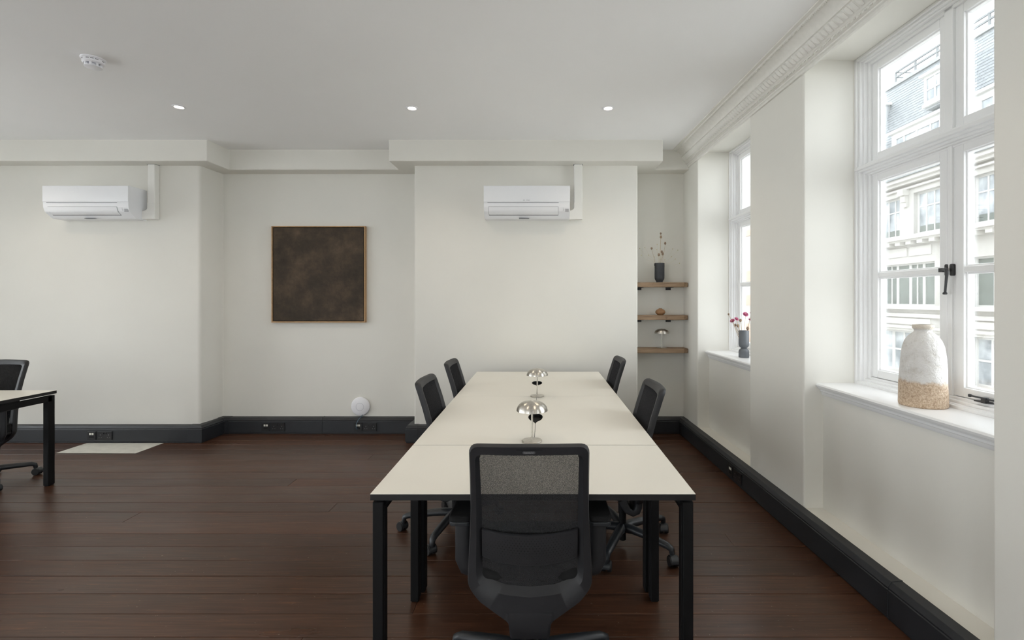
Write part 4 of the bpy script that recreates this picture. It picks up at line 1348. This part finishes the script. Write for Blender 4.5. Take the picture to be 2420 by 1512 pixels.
for a, b in bays:
    n = 5
    step = (b - a) / n
    for i in range(n):
        ya, yb2 = a + i * step, a + (i + 1) * step
        ext_window(ya, yb2, 1.14, 3.09, [ya + step * 0.5] if i % 2 else [], [2.55], thick=0.06, glass='ext_dark_glass', fw=0.07)
    n = 3
    step = (b - a) / n
    for i in range(n):
        ya, yb2 = a + i * step, a + (i + 1) * step
        ext_window(ya, yb2, -1.95, -0.05, [ya + step * 0.5], [-0.95], thick=0.08, fw=0.08)
# mansard: sloping body and slates
sx0, sz0, sx1, sz1 = 0.25, 7.2, 1.65, 12.65
MB().prism([(sx0, sz0 + 5), (sx1, sz1 + 5), (6, sz1 + 5), (6, sz0 + 5)], YA - 20, YZ - 20, 'y').build('mansard', 'lead', B)
sl = MB()
L = math.hypot(sx1 - sx0, sz1 - sz0); du = ((sx1 - sx0) / L, (sz1 - sz0) / L); nu = (-du[1], du[0])
rows = 38; ex = L / rows
for r in range(rows):
    yy = YA + (0.13 if r % 2 else 0.0)
    while yy < YZ - 0.26:
        g = 0.006
        s0, s1 = r * ex - 0.02, (r + 1) * ex + 0.03
        o0, o1 = 0.030, 0.012
        P = lambda s, o: (sx0 + du[0] * s + nu[0] * o, sz0 + du[1] * s + nu[1] * o + 5)
        a0, a1, b0 = P(s0, o0), P(s1, o1), P(s0, o0 - 0.02)
        sl.add([(a0[0], yy + g - 20, a0[1]), (a0[0], yy + 0.26 - g - 20, a0[1]), (a1[0], yy + 0.26 - g - 20, a1[1]), (a1[0], yy + g - 20, a1[1]), (b0[0], yy + g - 20, b0[1]), (b0[0], yy + 0.26 - g - 20, b0[1])], [(0, 1, 2, 3), (4, 5, 1, 0)])
        yy += 0.26
so = sl.build('slates', 'slate', B); so['kind'] = 'stuff'
F('ridge_lead', 'lead', [(sx1 - 0.12, sx1 + 0.4, YA, YZ, sz1 - 0.05, sz1 + 0.12)])
def slope_x(z): return sx0 + (sx1 - sx0) * (z - sz0) / (sz1 - sz0)
# dormers
def dormer(y0, y1, z0, z1, xf, nv, nh, cheek='lead', surround=0.12):
    xb0, xb1 = slope_x(z0) + 0.2, slope_x(z1) + 0.3
    d = MB().prism([(xf + 0.08, z0 - 0.25 + 5), (xb0, z0 - 0.25 + 5), (xb1, z1 + 5), (xf + 0.08, z1 + 5)], y0 - 20, y1 - 20, 'y').build('dormer', cheek, B)
    F('dormer_sill', 'ext_frame', [(xf - 0.06, xf + 0.1, y0 - 0.05, y1 + 0.05, z0 - 0.14, z0)], d)
    F('dormer_roof', 'ext_frame', [(xf - 0.15, xb1, y0 - 0.12, y1 + 0.12, z1, z1 + 0.12)], d)
    fr = [(xf, xf + 0.1, y0, y0 + surround, z0, z1), (xf, xf + 0.1, y1 - surround, y1, z0, z1), (xf, xf + 0.1, y0 + surround, y1 - surround, z0, z0 + surround), (xf, xf + 0.1, y0 + surround, y1 - surround, z1 - surround, z1)]
    for i in range(1, nv): 
        v = y0 + (y1 - y0) * i / nv
        fr.append((xf + 0.015, xf + 0.075, v - 0.035, v + 0.035, z0 + 0.02, z1 - 0.02))
    for i in range(1, nh):
        h = z0 + (z1 - z0) * i / nh
        fr.append((xf + 0.02, xf + 0.07, y0 + 0.02, y1 - 0.02, h - 0.03, h + 0.03))
    F('dormer_window', 'ext_frame', fr, d)
    F('dormer_pane', 'ext_glass', [(xf + 0.05, xf + 0.07, y0 + 0.05, y1 - 0.05, z0 + 0.05, z1 - 0.05)], d)
for y0 in (12.6, 16.6, 21.08, 25.4):
    dormer(y0, y0 + 1.18, 10.35, 11.6, 0.62, 2, 2)
for y0 in (11.7, 16.06, 20.6, 25.1):
    dormer(y0, y0 + 3.1, 8.15, 9.45, 0.18, 4, 1, cheek='stone_trim', surround=0.28)
# roof railing
rl = MB()
rail = empty('roof_railing', (FX + 2.0, 20, sz1))
tag(rail, 'thin metal railing along the roof across the street', 'railing')
for z in (0.86, 0.60):
    MB().box(-0.04, 0.04, -13, 5.9, z, z + 0.08).build('rail', 'ext_iron', rail)
yy = -13.0
while yy < 6.0:
    MB().box(-0.03, 0.03, yy - 0.05, yy + 0.05, 0.05, 0.86).build('post', 'ext_iron', rail)
    yy += 1.35
MB().box(0, 1.3, 5.84, 5.9, 0.60, 0.65).box(0, 1.3, 5.84, 5.9, 0.86, 0.91).build('return_rail', 'ext_iron', rail)

own = MB().box(XL - 0.6, 2.10, -4.2, 5.9, CEIL + 0.2, 10.5).box(XL - 0.6, 2.10, 5.9, 60, -5, 10.5).box(XL - 0.6, 2.10, -40, -16, -5, 10.5)  # unseen masses added to cut the sky light on the facade opposite
ow = own.build('wall_outside', 'stone'); tag(ow, 'outer walls of this side of the street', 'wall', kind='structure')

# farther building seen through the second window
B2 = empty('banded_building', (FX, 42, -5))
tag(B2, 'pale banded brick and stone building farther along the street', 'building')
def G(name, mat, boxes, parent=None):
    m = MB()
    for x0, x1, y0, y1, z0, z1 in boxes: m.box(x0, x1, y0 - 42, y1 - 42, z0 + 5, z1 + 5)
    return m.build(name, mat, parent or B2)
G('wall', 'stone', [(0, 6, 32, 56, -5, 13.5)])
for z0, z1 in ((2.65, 3.75), (0.95, 1.75), (-2.2, -0.6), (6.6, 7.1)):
    G('brick_band', 'brick', [(-0.06, 0.1, 32, 56, z0, z1)])
for y0 in (33.2, 36.4, 42.0, 45.2, 48.4):
    for z0 in (-1.5, 3.9, 7.6):
        w = G('window', 'ext_frame', [(-0.10, -0.02, y0, y0 + 0.1, z0, z0 + 2.1), (-0.10, -0.02, y0 + 1.3, y0 + 1.4, z0, z0 + 2.1), (-0.10, -0.02, y0, y0 + 1.4, z0, z0 + 0.1), (-0.10, -0.02, y0, y0 + 1.4, z0 + 2, z0 + 2.1), (-0.09, -0.02, y0 + 0.67, y0 + 0.73, z0, z0 + 2.1)])
        G('pane', 'ext_glass', [(-0.07, -0.03, y0, y0 + 1.4, z0, z0 + 2.1)], w)
st = MB().box(-40, 80, -60, 120, -5.3, -5.0).build('street', 'paving')
tag(st, 'grey street surface far below the windows', 'street', kind='structure')
